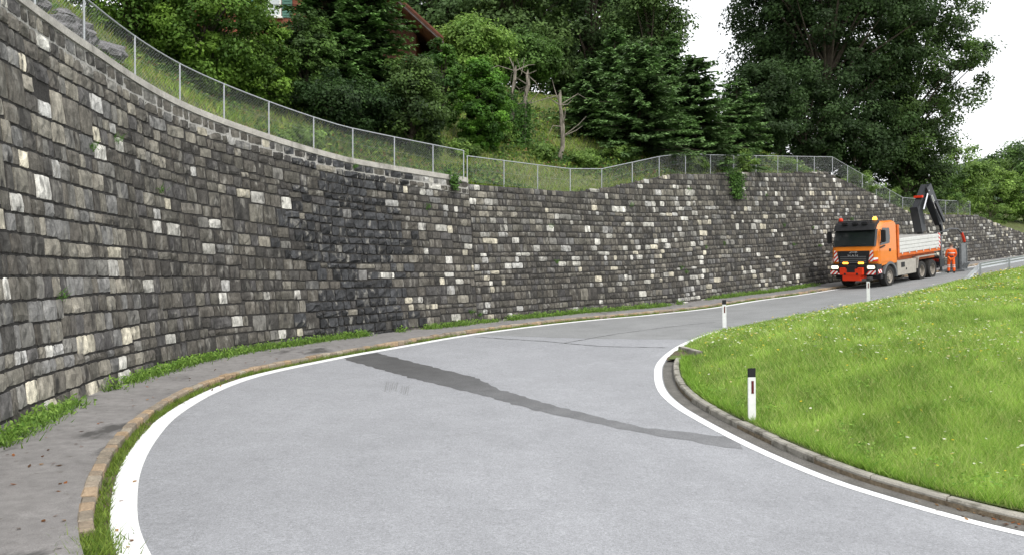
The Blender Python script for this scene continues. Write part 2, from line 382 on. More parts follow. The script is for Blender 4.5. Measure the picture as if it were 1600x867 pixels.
# left pavement and its kerb of granite setts
p_s0 = OUT.near((-3.2, 6.9))[0][0]
n = 260; ss = np.linspace(OUT.near((-1.5, 4.95))[0][0], OUT.L, n)
kb = OUT.off(ss, np.full(n, 0.39)); ws, _ = WALL.near(kb)
wb = WALL.off(np.maximum.accumulate(ws), np.full(n, 0.12))
Tp = np.linspace(0, 1, 9)[None, :, None]
Gp = with_z(kb[:, None] * (1 - Tp) + wb[:, None] * Tp, 0.10)
Gp[..., 2] += 0.02 * np.sin(Gp[..., 0] * 1.7) * np.sin(Gp[..., 1] * 1.3) * 0.5
tag(grid_obj('pavement', Gp[:, ::-1], M['pavement']), kind='structure')
tag(strip('gutter', OUT, p_s0 - 3, OUT.L, 0.13, 0.27, 0.0045, M['soil'], n=500), kind='structure')

tag(strip('gutter', INN, INN.near((14, 5.0))[0][0], INN.near((3.66, 19.5))[0][0], -.11, -.36, 0.0045, M['gutter_dirt'], n=200), kind='structure')
kerb = tag(MB().box(0, .01, 0, .01, -3, -2.99).build('left_kerb', M['soil']), kind='structure')
kerb.data.clear_geometry()
# bed under the setts
ks0 = OUT.near((-3.56, 7.3))[0][0]
sb = np.linspace(ks0, OUT.L, 400)
bed = np.stack([with_z(OUT.off(sb, np.full(400, d)), z) for d, z in ((.255, -.05), (.265, .07), (.395, .07), (.405, -.05))], 1)
bm_ = grid_obj('left_kerb_bed', bed[:, ::-1], M['soil'])
kerb.data = bm_.data; bpy.data.objects.remove(bm_)
def sett(s0, s1, rng):
    w0, w1 = .265 - rng.random() * .012, .395 + rng.random() * .012
    hz = .105 + rng.random() * .025
    V = []; sc = (s0 + s1) / 2
    for (zz, ins) in ((-.03, 0.0), (hz - .018, 0.0), (hz, .018)):
        for (s_, d_) in ((s0 + ins, w0 + ins), (s1 - ins, w0 + ins), (s1 - ins, w1 - ins), (s0 + ins, w1 - ins)):
            q = OUT.off(np.array([s_ + (rng.random() - .5) * .012]), np.array([d_ + (rng.random() - .5) * .012]))
            V.append(with_z(q, zz + (rng.random() - .5) * .008)[0])
    Fc = []
    for r in (0, 4):
        for k in range(4): Fc.append((r + k, r + (k + 1) % 4, r + 4 + (k + 1) % 4, r + 4 + k))
    Fc.append((8, 9, 10, 11))
    return V, Fc
s_ = ks0; kk = 0; far_sets = MB()
pal = [lin(174, 158, 138), lin(180, 158, 132), lin(165, 152, 135), lin(178, 167, 150), lin(182, 158, 128), lin(158, 147, 131)]
while s_ < OUT.L - 6:
    ln = 0.22 + R.random() * 0.12; V, Fc = sett(s_ + .008, s_ + ln - .008, R)
    c = np.array(pal[R.integers(len(pal))]) * (0.8 + .3 * R.random()) * 0.7
    if kk < 110:
        MB().add(V, Fc, c).build('kerb_stone', M['kerb_granite'], kerb)
    else: far_sets.add(V, Fc, c)
    s_ += ln; kk += 1
tag(far_sets.build('far_kerb_stones', M['kerb_granite'], kerb), kind='stuff')

# inner kerb of long concrete stones
ik0 = INN.near((14, 5.0))[0][0]; ik1 = INN.near((3.66, 19.5))[0][0]
def kerb_stone(mbx, s0, s1, d0, d1, top, n=5):
    sx = np.linspace(s0, s1, n)
    prof = [(d0, -.08), (d0 + .0, top - .025), (d0 - .02, top), (d1 + .01, top), (d1, -.08)]
    G = np.stack([with_z(INN.off(sx, np.full(n, d)), z) for d, z in prof], 1)
    V = G.reshape(-1, 3); m5 = len(prof); Fc = []
    for i in range(n - 1):
        for k in range(m5 - 1): Fc.append((i * m5 + k, i * m5 + k + 1, (i + 1) * m5 + k + 1, (i + 1) * m5 + k))
    Fc.append(tuple(range(m5))); Fc.append(tuple((n - 1) * m5 + k for k in range(m5)))
    mbx.add(V, Fc)
sb = np.linspace(ik0, ik1, 120)
bed = np.stack([with_z(INN.off(sb, np.full(120, d)), z) for d, z in ((-.345, -.1), (-.35, .06), (-.48, .06), (-.49, -.1))], 1)
ikerb = tag(grid_obj('inner_kerb', bed[:, ::-1], M['soil']), kind='structure')
s_ = ik0
while s_ < ik1 - .3:
    ln = min(1.0 + .02 * R.random(), ik1 - s_)
    mbx = MB(); jd = (R.random() - .5) * .02
    kerb_stone(mbx, s_ + .011, s_ + ln - .011, -.35 + jd, -.49 + jd, .115 + (R.random() - .5) * .02)
    mbx.build('kerb_stone', M['kerb_concrete'], ikerb); s_ += ln
tag(strip('gap_soil', INN, ik1 - .05, ik1 + 1.5, -.12, -.9, 0.045, M['soil'], n=12, across=5, wob=.05), kind='structure')
# the loose stone set askew beyond the gap
a = ground_hit(1066, 548); b = ground_hit(1092, 558)
t = (b - a) / np.linalg.norm(b - a); nn = np.array([-t[1], t[0]]); c = (a + b) / 2 ; z = gz(c)
mbx = MB().obox((*c, z + .03), (*(t * np.linalg.norm(b - a) * .55), 0), (*(nn * .09), 0), (0, 0, .11))
tag(mbx.build('loose_kerb_stone', M['kerb_concrete'], None, bevel=.015), 'short concrete kerb stone lying askew at the gap in the inner kerb', 'kerb stone')

# ---------------------------------------------------------------- meadow inside the bend
SI = np.linspace(0, INN.L, 300)
has_k = (SI > ik0 - 3) & (SI < ik1)
edge = INN.off(SI, np.where(has_k, -.49, -.16))
apex = INN.near((3.25, 16.7))[0][0]
sp_t = np.where(SI < apex, (apex - SI) / apex, (SI - apex) / (INN.L - apex))
spine = np.stack([8.5 + 55 * sp_t ** 1.2, 17.5 + 22 * sp_t ** 1.2], 1)
Tm = np.linspace(0, 1, 40)[None, :, None] ** 1.4
MG = edge[:, None] * (1 - Tm) + spine[:, None] * Tm
_, dI = INN.near(MG.reshape(-1, 2)); dI = np.maximum(-dI, 0).reshape(MG.shape[:2])
def meadow_dz(d, kz): return kz + .22 * np.clip((d - .6) / 4, 0, 1) ** 1.0
Mz = gz(MG) + meadow_dz(dI, np.where(has_k, .10, .03)[:, None]) + .03 * np.sin(MG[..., 0] * 1.3) * np.sin(MG[..., 1] * .9)
meadow = tag(grid_obj('meadow', np.concatenate([MG, Mz[..., None]], -1), M['meadow']), kind='structure')

def in_view(X, Y, pad=60, Z=None):
    u = 800 + X / np.maximum(Y, .1) * F
    return (Y > 2) & (u > -pad) & (u < 1600 + pad)

def blades(name, P, h, w, lean, col, m='grass', **kw):
    n = len(P); an = R.random(n) * 2 * np.pi; la = R.random(n) * 2 * np.pi
    d = np.stack([np.cos(an), np.sin(an), np.zeros(n)], 1) * (w / 2)[:, None]
    tip = P + np.stack([np.cos(la) * lean * h, np.sin(la) * lean * h, h], 1)
    V = np.stack([P - d, P + d, tip], 1).reshape(-1, 3)
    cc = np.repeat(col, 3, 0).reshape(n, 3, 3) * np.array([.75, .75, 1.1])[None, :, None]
    return np_mesh(name, V, 3, np.arange(3 * n), M[m], None, cc.reshape(-1, 3))

def vnoise(x, y, sc, seed):
    r = np.random.default_rng(seed); x = np.asarray(x, float); y = np.asarray(y, float); out = np.zeros_like(x)
    for k in range(6):
        a = r.random() * 6.28; f = sc * (0.6 + r.random() * 1.2); ph = r.random() * 6.28
        out += np.sin((x * np.cos(a) + y * np.sin(a)) * f + ph)
    return out / 3.0

# grass of the meadow: sampled so that it thins with distance
def meadow_pts(n):
    pts = np.empty((0, 2))
    while len(pts) < n:
        Y = 8 + 42 * R.random(n * 3) ** 1.6; u = 1000 + 660 * R.random(n * 3); X = (u - 800) / F * Y
        q = np.stack([X, Y], 1)
        s, d = INN.near(q)
        kk = (s > ik0 - 3) & (s < ik1)
        ok = (d < np.where(kk, -.53, np.where(s < ik1 + 1.3, -.75, -.17))) & (s > 1) & (s < INN.L - 1)
        pts = np.vstack([pts, q[ok]])
    pts = pts[:n]; s, d = INN.near(pts); kk = (s > ik0 - 3) & (s < ik1)
    z = gz(pts) + meadow_dz(-d, np.where(kk, .10, .03)) - .02
    return np.concatenate([pts, z[:, None]], 1), -d
NG = 290000
P, dd = meadow_pts(NG)
big = vnoise(P[:, 0], P[:, 1], 1.1, 3); sm = vnoise(P[:, 0], P[:, 1], 4.0, 5)
near_k = np.clip((dd - .5) / 2.5, 0, 1)
h = (.10 + .12 * near_k) * (.5 + .9 * R.random(NG)) * (1 + .25 * big)
w = .006 + .0011 * np.maximum(P[:, 1] - 6, 0) * (.5 + R.random(NG))
base = np.array(lin(152, 182, 82))[None] * (1 + .22 * sm + .18 * big)[:, None].clip(.5, 1.6)
yel = np.array(lin(198, 198, 136)); dk = np.array(lin(112, 156, 60))
mixv = R.random(NG)[:, None]
col = np.where(mixv < .20 + .12 * big[:, None], base * .35 + yel * .65, np.where(mixv > .70 + .15 * sm[:, None], base * .3 + dk * .7, base)) * (.8 + .4 * R.random((NG, 1)))
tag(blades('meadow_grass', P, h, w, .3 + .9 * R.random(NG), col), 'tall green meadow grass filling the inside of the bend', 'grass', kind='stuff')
# flower heads
NF = 14000
P, dd = meadow_pts(NF); fl = vnoise(P[:, 0], P[:, 1], .7, 11)
keep = (dd > .8) & (R.random(NF) < np.clip((P[:, 1] - 8) / 16, .25, 1)) & (R.random(NF) < np.clip(.3 + .5 * fl + .012 * (P[:, 1] - 20), .04, 1)); P = P[keep]; nf = len(P)
ty = R.random(nf)
P[:, 2] += .14 + .16 * R.random(nf)
sz = np.where(ty < .45, .018 + .020 * R.random(nf) ** 2, .016 + .011 * R.random(nf)) * (.5 + P[:, 1] / 32)
fc = np.where((ty < .45)[:, None], np.array(lin(214, 218, 190)), np.where((ty < .8)[:, None], np.array(lin(214, 190, 50)), np.array(lin(186, 176, 124)))) * .85
ang = np.arange(6) * np.pi / 3
tl = (R.random((nf, 2)) - .5) * .9
V = np.stack([np.stack([P[:, 0] + sz * np.cos(a_), P[:, 1] + sz * np.sin(a_), P[:, 2] + sz * (np.cos(a_) * tl[:, 0] + np.sin(a_) * tl[:, 1])], 1) for a_ in ang], 1)
tag(np_mesh('meadow_flowers', V.reshape(-1, 3), 6, np.arange(nf * 6), M['flower'], None, np.repeat(fc, 6, 0)), 'white umbels and yellow flowers dotted through the meadow grass', 'flowers', kind='stuff')

P, dd = meadow_pts(90); P = P[dd > .7]; ix = np.repeat(np.arange(len(P)), 40)
off = R.normal(size=(len(ix), 3)) * np.array([.16, .16, .05]); Pw = P[ix] + off; Pw[:, 2] += .10 + .10 * R.random(len(ix))
WEEDS = (Pw, off)

# ---------------------------------------------------------------- the retaining walls
tz = [((-4.6, 5.8), 4.7), ((-7, 10.9), 4.68), ((-7.36, 12.3), 4.62), ((-7.75, 16.3), 4.45), ((-7.1, 20.9), 3.97), ((-4.76, 24.8), 3.5), ((-1.3, 28.6), 3.30)]
tz2 = [((-1.2, 28.7), 3.14), ((2.7, 32.6), 3.2), ((4.6, 34.3), 3.55), ((8, 37.2), 4.5), ((18.9, 46.3), 5.7), ((22.7, 49.5), 4.86), ((27.1, 53.2), 3.72), ((35.7, 60.3), 4.06), ((39, 63), 3.5), ((43.6, 66.9), 2.9), ((60, 80.5), 4.4)]
sj = WALL.near((-1.25, 28.65))[0][0]
t1s = np.array([WALL.near(p)[0][0] for p, _ in tz]); t1z = np.array([z for _, z in tz]) + E
t2s = np.array([WALL.near(p)[0][0] for p, _ in tz2]); t2z = np.array([z for _, z in tz2]) + E
BAT = 0.10
def topz(s): return np.where(np.asarray(s) < sj, np.interp(s, t1s, t1z), np.interp(s, t2s, t2z))
def basez(s): return gz(WALL.at(s)[0]) - .02
def wall_pt(s, z, out=0.0):
    """point on the leaning face of the wall at path position s and height z, 'out' metres towards the road"""
    s = np.asarray(s, float); b = basez(s)
    q = WALL.off(s, BAT * (z - b) - out + np.where(s < sj, 0.0, 0.07))
    return np.concatenate([q, np.broadcast_to(z, q.shape[:-1])[..., None]], -1)

def wall_body(name, s0, s1, m, parent, back=0.55, top_off=0.0):
    n = int((s1 - s0) / .3) + 2; ss = np.linspace(s0, s1, n); b = basez(ss) - .15
    t = topz(ss if s0 >= sj - .01 else np.minimum(ss, sj - .01)) - top_off
    rows = []
    for k in range(9):
        zz = b + (t - b) * k / 8; rows.append(wall_pt(ss, zz, 0.0))
    rows.append(wall_pt(ss, t, -back)); rows.append(wall_pt(ss, b, -back - .5))
    G = np.stack(rows, 1)
    return grid_obj(name, G, m, parent)

def stone(s0, s1, z0, z1, proud, rough, rng, gap=.011, nx=3, nz=2, fine=False):
    """one rough block: front grid plus returned sides"""
    sc = (s0 + s1) / 2; w = s1 - s0; hgt = z1 - z0
    b = float(basez(np.array([sc]))[0])
    p, t, nrm = WALL.at(sc); off = 0.0 if sc < sj else 0.07
    o2 = p + nrm * (BAT * (z0 - b) + off)
    up = np.array([nrm[0] * BAT, nrm[1] * BAT, 1.0]); tt = np.array([t[0], t[1], 0.0]); ou = np.array([-nrm[0], -nrm[1], 0.0])
    org = np.array([o2[0], o2[1], z0])
    g = gap
    xs = np.linspace(-w / 2 + g * .45, w / 2 - g * .45, nx + 1); zs = np.linspace(g * 1.25, hgt - g * 1.25, nz + 1)
    V = []; idx = {}
    sl = (rng.random() - .5) * rough * 1.2; sl2 = (rng.random() - .5) * rough
    skx = (rng.random() - .5) * .05; skz = (rng.random() - .5) * .05
    for j in range(nz + 1):
        for i in range(nx + 1):
            bd = (i in (0, nx)) or (j in (0, nz)); cor = (i in (0, nx)) and (j in (0, nz))
            jx = (rng.random() - .5) * (.022 if bd else .06); jz = (rng.random() - .5) * (.02 if bd else .05)
            x = xs[i]; z = zs[j]
            if i == 0: x += .008
            if i == nx: x -= .008
            if j == 0: z += .010
            if j == nz: z -= .010
            if cor: x -= math.copysign(.012, x); z += .010 if j == 0 else -.010
            x += jx + skx * (z - hgt / 2); z += jz + skz * x
            d = proud * (.55 if bd else 1.0) + (rng.random() - .5) * rough * (.6 if bd else 1.4) + sl * x + sl2 * (z / hgt - .5)
            idx[(i, j)] = len(V); V.append(org + tt * x + up * z + ou * d)
    Fc = []
    for j in range(nz):
        for i in range(nx): Fc.append((idx[i, j], idx[i + 1, j], idx[i + 1, j + 1], idx[i, j + 1]))
    ring = [(i, 0) for i in range(nx)] + [(nx, j) for j in range(nz)] + [(i, nz) for i in range(nx, 0, -1)] + [(0, j) for j in range(nz, 0, -1)]
    st = len(V)
    for (i, j) in ring:
        v = V[idx[i, j]]; x = xs[i]; z = zs[j]
        V.append(org + tt * (x) + up * z - ou * .03)
    nr = len(ring)
    for k in range(nr):
        k2 = (k + 1) % nr; Fc.append((idx[ring[k2]], idx[ring[k]], st + k, st + k2))
    return V, Fc

def stepnoise(rng, s0, s1, seg_lo, seg_hi, amp):
    ks = [s0]; 
    while ks[-1] < s1: ks.append(ks[-1] + seg_lo + rng.random() * (seg_hi - seg_lo))
    vals = (rng.random(len(ks)) - .5) * 2 * amp
    return lambda s: vals[min(max(np.searchsorted(ks, s) - 1, 0), len(vals) - 1)]

darks = [lin(86, 82, 76), lin(78, 75, 71), lin(92, 88, 81), lin(72, 70, 67), lin(97, 93, 86), lin(82, 80, 79), lin(89, 86, 79)]
whites = [lin(178, 176, 170), lin(166, 164, 157), lin(188, 186, 179), lin(164, 163, 160), lin(176, 170, 154)]
mids = [lin(122, 118, 108), lin(116, 114, 109), lin(130, 125, 114), lin(114, 113, 111)]
s_dark0, s_dark1 = WALL.near((-5.9, 23.2))[0][0], WALL.near((-3.4, 26.3))[0][0]
def stone_colour(s, z, rng, wall):
    x = rng.random()
    if wall == 1:
        leftness = np.clip((WALL.near((-6.9, 21.6))[0][0] - s) / 9.0, 0, 1)
        pw, pm = .06 + .02 * leftness, .14 + .24 * leftness
    else: leftness = 0; pw, pm = .125, .16
    if wall == 1 and s_dark0 - 1.1 < s < s_dark1 + 1.1:
        k = 1 - abs((s - (s_dark0 + s_dark1) / 2) / ((s_dark1 - s_dark0) / 2 + 1.1))
        wob = math.sin(z * 2.3) * .3
        if rng.random() < np.clip(k * 1.55 - .1 + wob, 0, .9): return np.array(lin(58, 59, 61)) * (.55 + .75 * rng.random()), 1.0
    pw *= np.clip(1 + 1.1 * float(vnoise(np.array([s]), np.array([z]), .9, 88)[0]), .15, 2.6); pm *= np.clip(1 + .8 * float(vnoise(np.array([s]), np.array([z]), .6, 89)[0]), .25, 2)
    if x < pw: c = whites[rng.integers(len(whites))]
    elif x < pw + pm: c = mids[rng.integers(len(mids))]
    else: c = darks[rng.integers(len(darks))]
    if x >= pw: c = (np.array(c) * .9 + np.mean(c) * .1) * .88
    return np.array(c) * (.72 + .45 * rng.random()) * (1 + .34 * leftness), 0.0

def lay_stones(wall, s0, s1, rng):
    out = []
    merged = [(int(1 + rng.random() * 15), s0 + (s1 - s0) * rng.random(), .8 + 1.9 * rng.random()) for _ in range(7 if wall == 1 else 10)]
    fs = []
    def run(k, zlo, zhi, wlo, whi):
        s = s0 + rng.random() * .1
        while s < s1 - .08:
            w = wlo + (whi - wlo) * rng.random() ** 1.5
            if rng.random() < .10: w *= 1.5
            if s + w > s1 - .1: w = s1 - s
            sc = s + w / 2; z0 = zlo(sc); z1 = zhi(sc)
            if any(mk == k - 1 and ms < sc < ms + ml for mk, ms, ml in merged): s += w; continue
            if any(mk == k and ms < sc < ms + ml for mk, ms, ml in merged) and k + 2 < len(fs):
                if w < .42 and s + .5 < s1 - .1: w = .42 + .2 * rng.random(); sc = s + w / 2; z0 = zlo(sc)
                z1 = fs[k + 2](sc)
                if z1 > float(topz(sc)) - .3 and wall == 2: z1 = zhi(sc)
            tp = float(topz(min(sc, sj - .01) if wall == 1 else max(sc, sj + .01)))
            if wall == 2: z1 = min(z1, tp + .03 * rng.random())
            if z1 - z0 > .11 and w > .1:
                out.append((s, s + w, z0, z1, k))
            s += w
    if wall == 1:
        N = 21; wts_ = .78 + .44 * rng.random(N); cum = np.concatenate([[0], np.cumsum(wts_)]); cum /= cum[-1]
        for k in range(N + 1):
            sn = stepnoise(rng, s0, s1, 1.2, 4.5, .05 if 0 < k < N - 2 else 0.0); ph = rng.random() * 6
            fs.append(lambda s, k=k, sn=sn, ph=ph: float(basez(np.array([s]))[0]) - .05 + (float(topz(min(s, sj - .01))) - .17 - float(basez(np.array([s]))[0]) + .05) * cum[k] + sn(s) + (.02 * math.sin(s * .8 + ph) if 0 < k < N - 2 else 0))
        for k in range(N): run(k, fs[k], fs[k + 1], .20, .56)
    else:
        hs_ = [.18 + .10 * rng.random() for _ in range(42)]; cum = np.concatenate([[0], np.cumsum(hs_)])
        for k in range(len(cum)):
            sn = stepnoise(rng, s0, s1, 2, 6, .03 if k else 0); ph = rng.random() * 6
            fs.append(lambda s, k=k, sn=sn, ph=ph: float(np.interp(s, bz_s, bz_z)) - .05 + cum[k] + sn(s) + .015 * math.sin(s * .6 + ph))
        for k in range(len(cum) - 1): run(k, fs[k], fs[k + 1], .19, .52)
    return out
bz_s = np.linspace(0, WALL.L, 500); bz_z = basez(bz_s)
_basez_exact = basez
def basez(s): return np.interp(np.asarray(s, float), bz_s, bz_z)

def build_wall(wall, s0, s1, root, seed):
    rng = np.random.default_rng(seed)
    items = lay_stones(wall, s0, s1, rng)
    sc = []
    for i, (a, b, z0, z1, k) in enumerate(items):
        q = wall_pt(np.array([(a + b) / 2]), np.array([(z0 + z1) / 2]))[0]
        p, t, nrm = WALL.at((a + b) / 2); vd = np.array(q[:2]) / np.linalg.norm(q[:2]); cosv = max(np.dot(vd, nrm), .05)
        u = 800 + q[0] / q[1] * F; v = HV - (q[2] - E) / q[1] * F
        vis = (0 < u < 1600) and (0 < v < 867)
        sc.append(((b - a) * (z1 - z0) * cosv / q[1] ** 2) if vis else 0)
    big_ = set(np.argsort(sc)[::-1][:300])
    rest = MB()
    for i, (a, b, z0, z1, k) in enumerate(items):
        c, rk = stone_colour((a + b) / 2, (z0 + z1) / 2, rng, wall)
        rough = .021 if not rk else .07
        proud = .024 + .02 * rng.random() + (.03 if rk else 0)
        near = i in big_
        gap = .009 + .005 * rng.random()
        V, Fc = stone(a, b, z0, z1, proud, rough, rng, gap, nx=4 if near else 3, nz=3 if near else 2)
        if near: MB().add(V, Fc, c).build('stone', M['stone'], root)
        else: rest.add(V, Fc, c)
    tag(rest.build('further_stones', M['stone'], root), kind='stuff')
    return len(items)

w1 = tag(empty('retaining_wall', (*WALL.at(10)[0], float(basez(10)))), 'tall curved dark stone retaining wall with a concrete coping, at the left', 'wall')
w2 = tag(empty('retaining_wall', (*WALL.at(sj + 15)[0], float(basez(sj + 15)))), 'long straight dark stone retaining wall without coping, running behind the truck', 'wall')
def adopt(o, root):
    o.parent = root; o.matrix_parent_inverse = Matrix.Translation(-Vector(root.location))
bpy.context.view_layer.update()
class Root:      # lets children keep world coordinates below an empty that stands at the wall's foot
    pass
_old_link = link_mesh
def link_mesh(name, me, mat, parent=None):
    o = _old_link(name, me, mat, None)
    if parent is not None:
        o.parent = parent
        if parent in WORLD_ROOTS: o.matrix_parent_inverse = Matrix.Translation(-Vector(parent.location))
    return o
WORLD_ROOTS = [w1, w2]
wall_body('mortar', 0, sj - .02, M['mortar'], w1, top_off=.17)
n1 = build_wall(1, 0, sj - .02, w1, 21)
# pale pointing in the top two courses of the first wall
ss = np.linspace(0, sj - .02, 120); tt_ = np.interp(ss, t1s, t1z)
G = np.stack([wall_pt(ss, tt_ - .62, -.01), wall_pt(ss, tt_ - .58, .008), wall_pt(ss, tt_ - .38, .010), wall_pt(ss, tt_ - .165, .010)], 1)
grid_obj('pointing', G, M['mortar_light'], w1)
# coping in cast lengths
s_ = 0.0
while s_ < sj - .1:
    e_ = min(s_ + 2.4, sj + .02); e_ = sj + .02 if sj - e_ < .8 else e_
    sx = np.linspace(s_ + .004, e_ - .004, 10); tt_ = np.interp(sx, t1s, t1z)
    G = np.stack([wall_pt(sx, tt_ - .17, -.5), wall_pt(sx, tt_ - .17, .055), wall_pt(sx, tt_ - .012, .055), wall_pt(sx, tt_, .04), wall_pt(sx, tt_, -.5)], 1)
    V = G.reshape(-1, 3); m5 = 5; Fc = []
    for i in range(9):
        for k in range(5): Fc.append((i * 5 + k, i * 5 + (k + 1) % 5, (i + 1) * 5 + (k + 1) % 5, (i + 1) * 5 + k))
    Fc += [(0, 1, 2, 3, 4), tuple(45 + k for k in (4, 3, 2, 1, 0))]
    MB().add(V, Fc).build('coping', M['coping'], w1); s_ = e_
wall_body('mortar', sj + .005, WALL.L, M['mortar'], w2, top_off=.05)
n2 = build_wall(2, sj + .01, WALL.L, w2, 22)
print('stones', n1, n2)

# ---------------------------------------------------------------- hillside behind the walls
def smooth(a, b, x): t = np.clip((x - a) / (b - a), 0, 1); return t * t * (3 - 2 * t)
s20 = WALL.near((-7.6, 19))[0][0]; s45 = WALL.near((-5.6, 23.5))[0][0]; s80 = WALL.near((1, 31))[0][0]; s130 = WALL.near((16, 44))[0][0]; s140 = WALL.near((27, 53))[0][0]
kn_s = np.array([0, s20, s45, s80, s130, s140, WALL.L]); kn_m = np.array([.85, .8, .5, .62, .45, .35, .3])
topS = np.linspace(0, WALL.L, 220)
def hill_z(s, d, X, Y):
    m = np.interp(s, kn_s, kn_m)
    ts = np.interp(s, topS, _ts)
    prof = m * np.minimum(d, 9) + m * .75 * np.clip(d - 9, 0, 9) + .22 * np.clip(d - 18, 0, 40)
    prof = prof * smooth(0.2, 1.6, d) 
    return ts - .10 + prof + smooth(.8, 3, d) * (.16 * vnoise(X, Y, .9, 31) + .08 * vnoise(X, Y, 2.4, 32))
_ts = topz(topS); _ts = np.convolve(np.pad(_ts, 2, mode='edge'), np.ones(5) / 5, 'valid'); _ts = np.minimum(_ts, topz(topS) + .0)
ds = np.concatenate([np.linspace(0.0, 3, 9), np.linspace(3.7, 20, 22), np.linspace(22, 75, 16)])
hs_s = np.linspace(0, WALL.L, 260)
HS, HD = np.meshgrid(hs_s, ds, indexing='ij')
offs = HD + .42 + BAT * (topz(HS) - basez(HS))
HQ = WALL.off(HS.ravel(), offs.ravel()).reshape(*HS.shape, 2)
HZ = hill_z(HS, HD, HQ[..., 0], HQ[..., 1])
hill = tag(grid_obj('hillside', np.concatenate([HQ, HZ[..., None]], -1)[:, ::-1][:, ::-1], M['hill']), kind='structure')
def hill_at(X, Y):
    s, d = WALL.near([(X, Y)]); d = d - .42 - BAT * (topz(s) - basez(s)); d = np.maximum(d, 0)
    return float(hill_z(s, d, np.array([X]), np.array([Y]))[0]), float(d[0])

# ---------------------------------------------------------------- fences
def top_s_of_u(u, back=.2, lo=0.0, hi=None):
    ss = np.linspace(lo, hi or WALL.L, 3000); q = wall_pt(ss, topz(ss), -back); uu = 800 + q[:, 0] / q[:, 1] * F
    return ss[np.argmin(np.abs(uu - u) + (q[:, 1] < 6) * 1e4)]
def fence(label, s0, s1, post_s, H, zf, back=.22, low=.06):
    q = wall_pt(np.array([s0]), zf(np.array([s0])), -back)[0]
    root = tag(empty('chain_link_fence', q), label, 'fence'); WORLD_ROOTS.append(root)
    def pt(s, dz): 
        s = np.atleast_1d(np.asarray(s, float)); z = zf(s); r = wall_pt(s, z, -back); r[:, 2] += dz; return r
    for sp in post_s:
        a = pt(sp, -.25)[0]; b = pt(sp, H + .015)[0]; b = np.array([a[0], a[1], b[2]])
        MB().tube([a, b], .022, 8).build('post', M['galv'], root)
    sx = np.linspace(s0, s1, int((s1 - s0) / .5) + 2); sx = np.unique(np.concatenate([sx, post_s])); sx = sx[(sx >= s0) & (sx <= s1)]
    MB().tube(pt(sx, H), .018, 6).build('top_rail', M['galv'], root)
    for zz in (low, H * .52): MB().tube(pt(sx, zz), .003, 3).build('tension_wire', M['wire'], root)
    pitch = .085; hh = H - low - .03
    a = np.arange(s0 - hh, s1 + hh, pitch); V = []; r = .0018
    ks = 4
    for sg in (1, -1):
        for k in range(ks):
            sa = a + sg * hh * (k / ks - .5); sb_ = a + sg * hh * ((k + 1) / ks - .5)
            ok = (np.minimum(sa, sb_) >= s0) & (np.maximum(sa, sb_) <= s1)
            A = pt(sa[ok], 0) + np.array([0, 0, low + hh * k / ks]); Bq = pt(sb_[ok], 0) + np.array([0, 0, low + hh * (k + 1) / ks])
            d = Bq - A; d /= np.linalg.norm(d, axis=1)[:, None]
            nn = WALL.at(sa[ok])[2]; nn = np.concatenate([nn, np.zeros((len(nn), 1))], 1); bb = np.cross(d, nn)
            ring = [nn * r, -nn * r * .5 + bb * r * .87, -nn * r * .5 - bb * r * .87]
            V.append(np.stack([A + o for o in ring] + [Bq + o for o in ring], 1))
    V = np.concatenate(V, 0); nW = len(V)
    q4 = np.array([[0, 1, 4, 3], [1, 2, 5, 4], [2, 0, 3, 5]])
    loops = (np.arange(nW)[:, None, None] * 6 + q4[None]).reshape(-1)
    tag(np_mesh('wire_mesh', V.reshape(-1, 3), 4, loops, M['wire'], root), kind='stuff')
    return root
z1f = lambda s: np.interp(s, t1s, t1z)
z2f = lambda s: np.interp(s, t2s, t2z)
pu1 = [132, 211, 281, 350, 420, 490, 551, 616, 676, 727]
ps1 = [top_s_of_u(u, hi=sj - .05) for u in pu1]
gap_ = ps1[1] - ps1[0]
ps1 = [ps1[0] - 3.6, ps1[0] - 1.8] + ps1
fence('chain-link fence on the concrete coping of the curved wall', ps1[0], ps1[-1], ps1, 1.0, z1f, back=.18)
pu2 = [733, 790, 843, 893, 942, 990, 1032, 1073, 1112, 1148, 1183, 1217, 1247, 1274, 1303]
# fence line of the second wall is straighter than the wall's stepped crest
fk = [(732, 3.18), (893, 3.22), (942, 3.38), (1032, 4.28), (1073, 4.62), (1112, 4.72), (1303, 5.72)]
ps2 = [top_s_of_u(u, lo=sj + .05) for u in pu2]
fz_s = [top_s_of_u(u, lo=sj + .05) for u, _ in fk]; fz_z = [z + E - .02 for _, z in fk]
ps3 = [ps2[-1] + k * 1.75 for k in range(1, 6)]
sE = ps3[-1]; fz_s += [sE, sE + 3.5, sE + 12]; fz_z += [3.75 + E, 3.8 + E, 4.1 + E]
zf2 = lambda s: np.interp(s, fz_s, fz_z)
ps4 = [sE + 2.2 * k for k in range(1, 6)]
fence('long chain-link fence along the crest of the straight stone wall', ps2[0], ps4[-1], ps2 + ps3 + ps4, 1.0, zf2, back=.3)

# ---------------------------------------------------------------- vegetation builders
def unit(V): return V / (np.linalg.norm(V, axis=-1, keepdims=True) + 1e-9)
def leaf_quads(name, Cc, Nn, ln, wd, col, m, parent):
    n = len(Cc); Nn = unit(Nn); r = unit(R.normal(size=(n, 3))); D = unit(np.cross(Nn, r)); B = np.cross(Nn, D)
    ln = np.broadcast_to(ln, n)[:, None]; wd = np.broadcast_to(wd, n)[:, None]
    V = np.stack([Cc - D * ln / 2, Cc + B * wd / 2 - Nn * wd * .12 - D * ln * .08, Cc + D * ln / 2 - Nn * ln * .15, Cc - B * wd / 2 - Nn * wd * .12 - D * ln * .08], 1)
    return np_mesh(name, V.reshape(-1, 3), 4, np.arange(4 * n), M[m], parent, np.repeat(col, 4, 0))

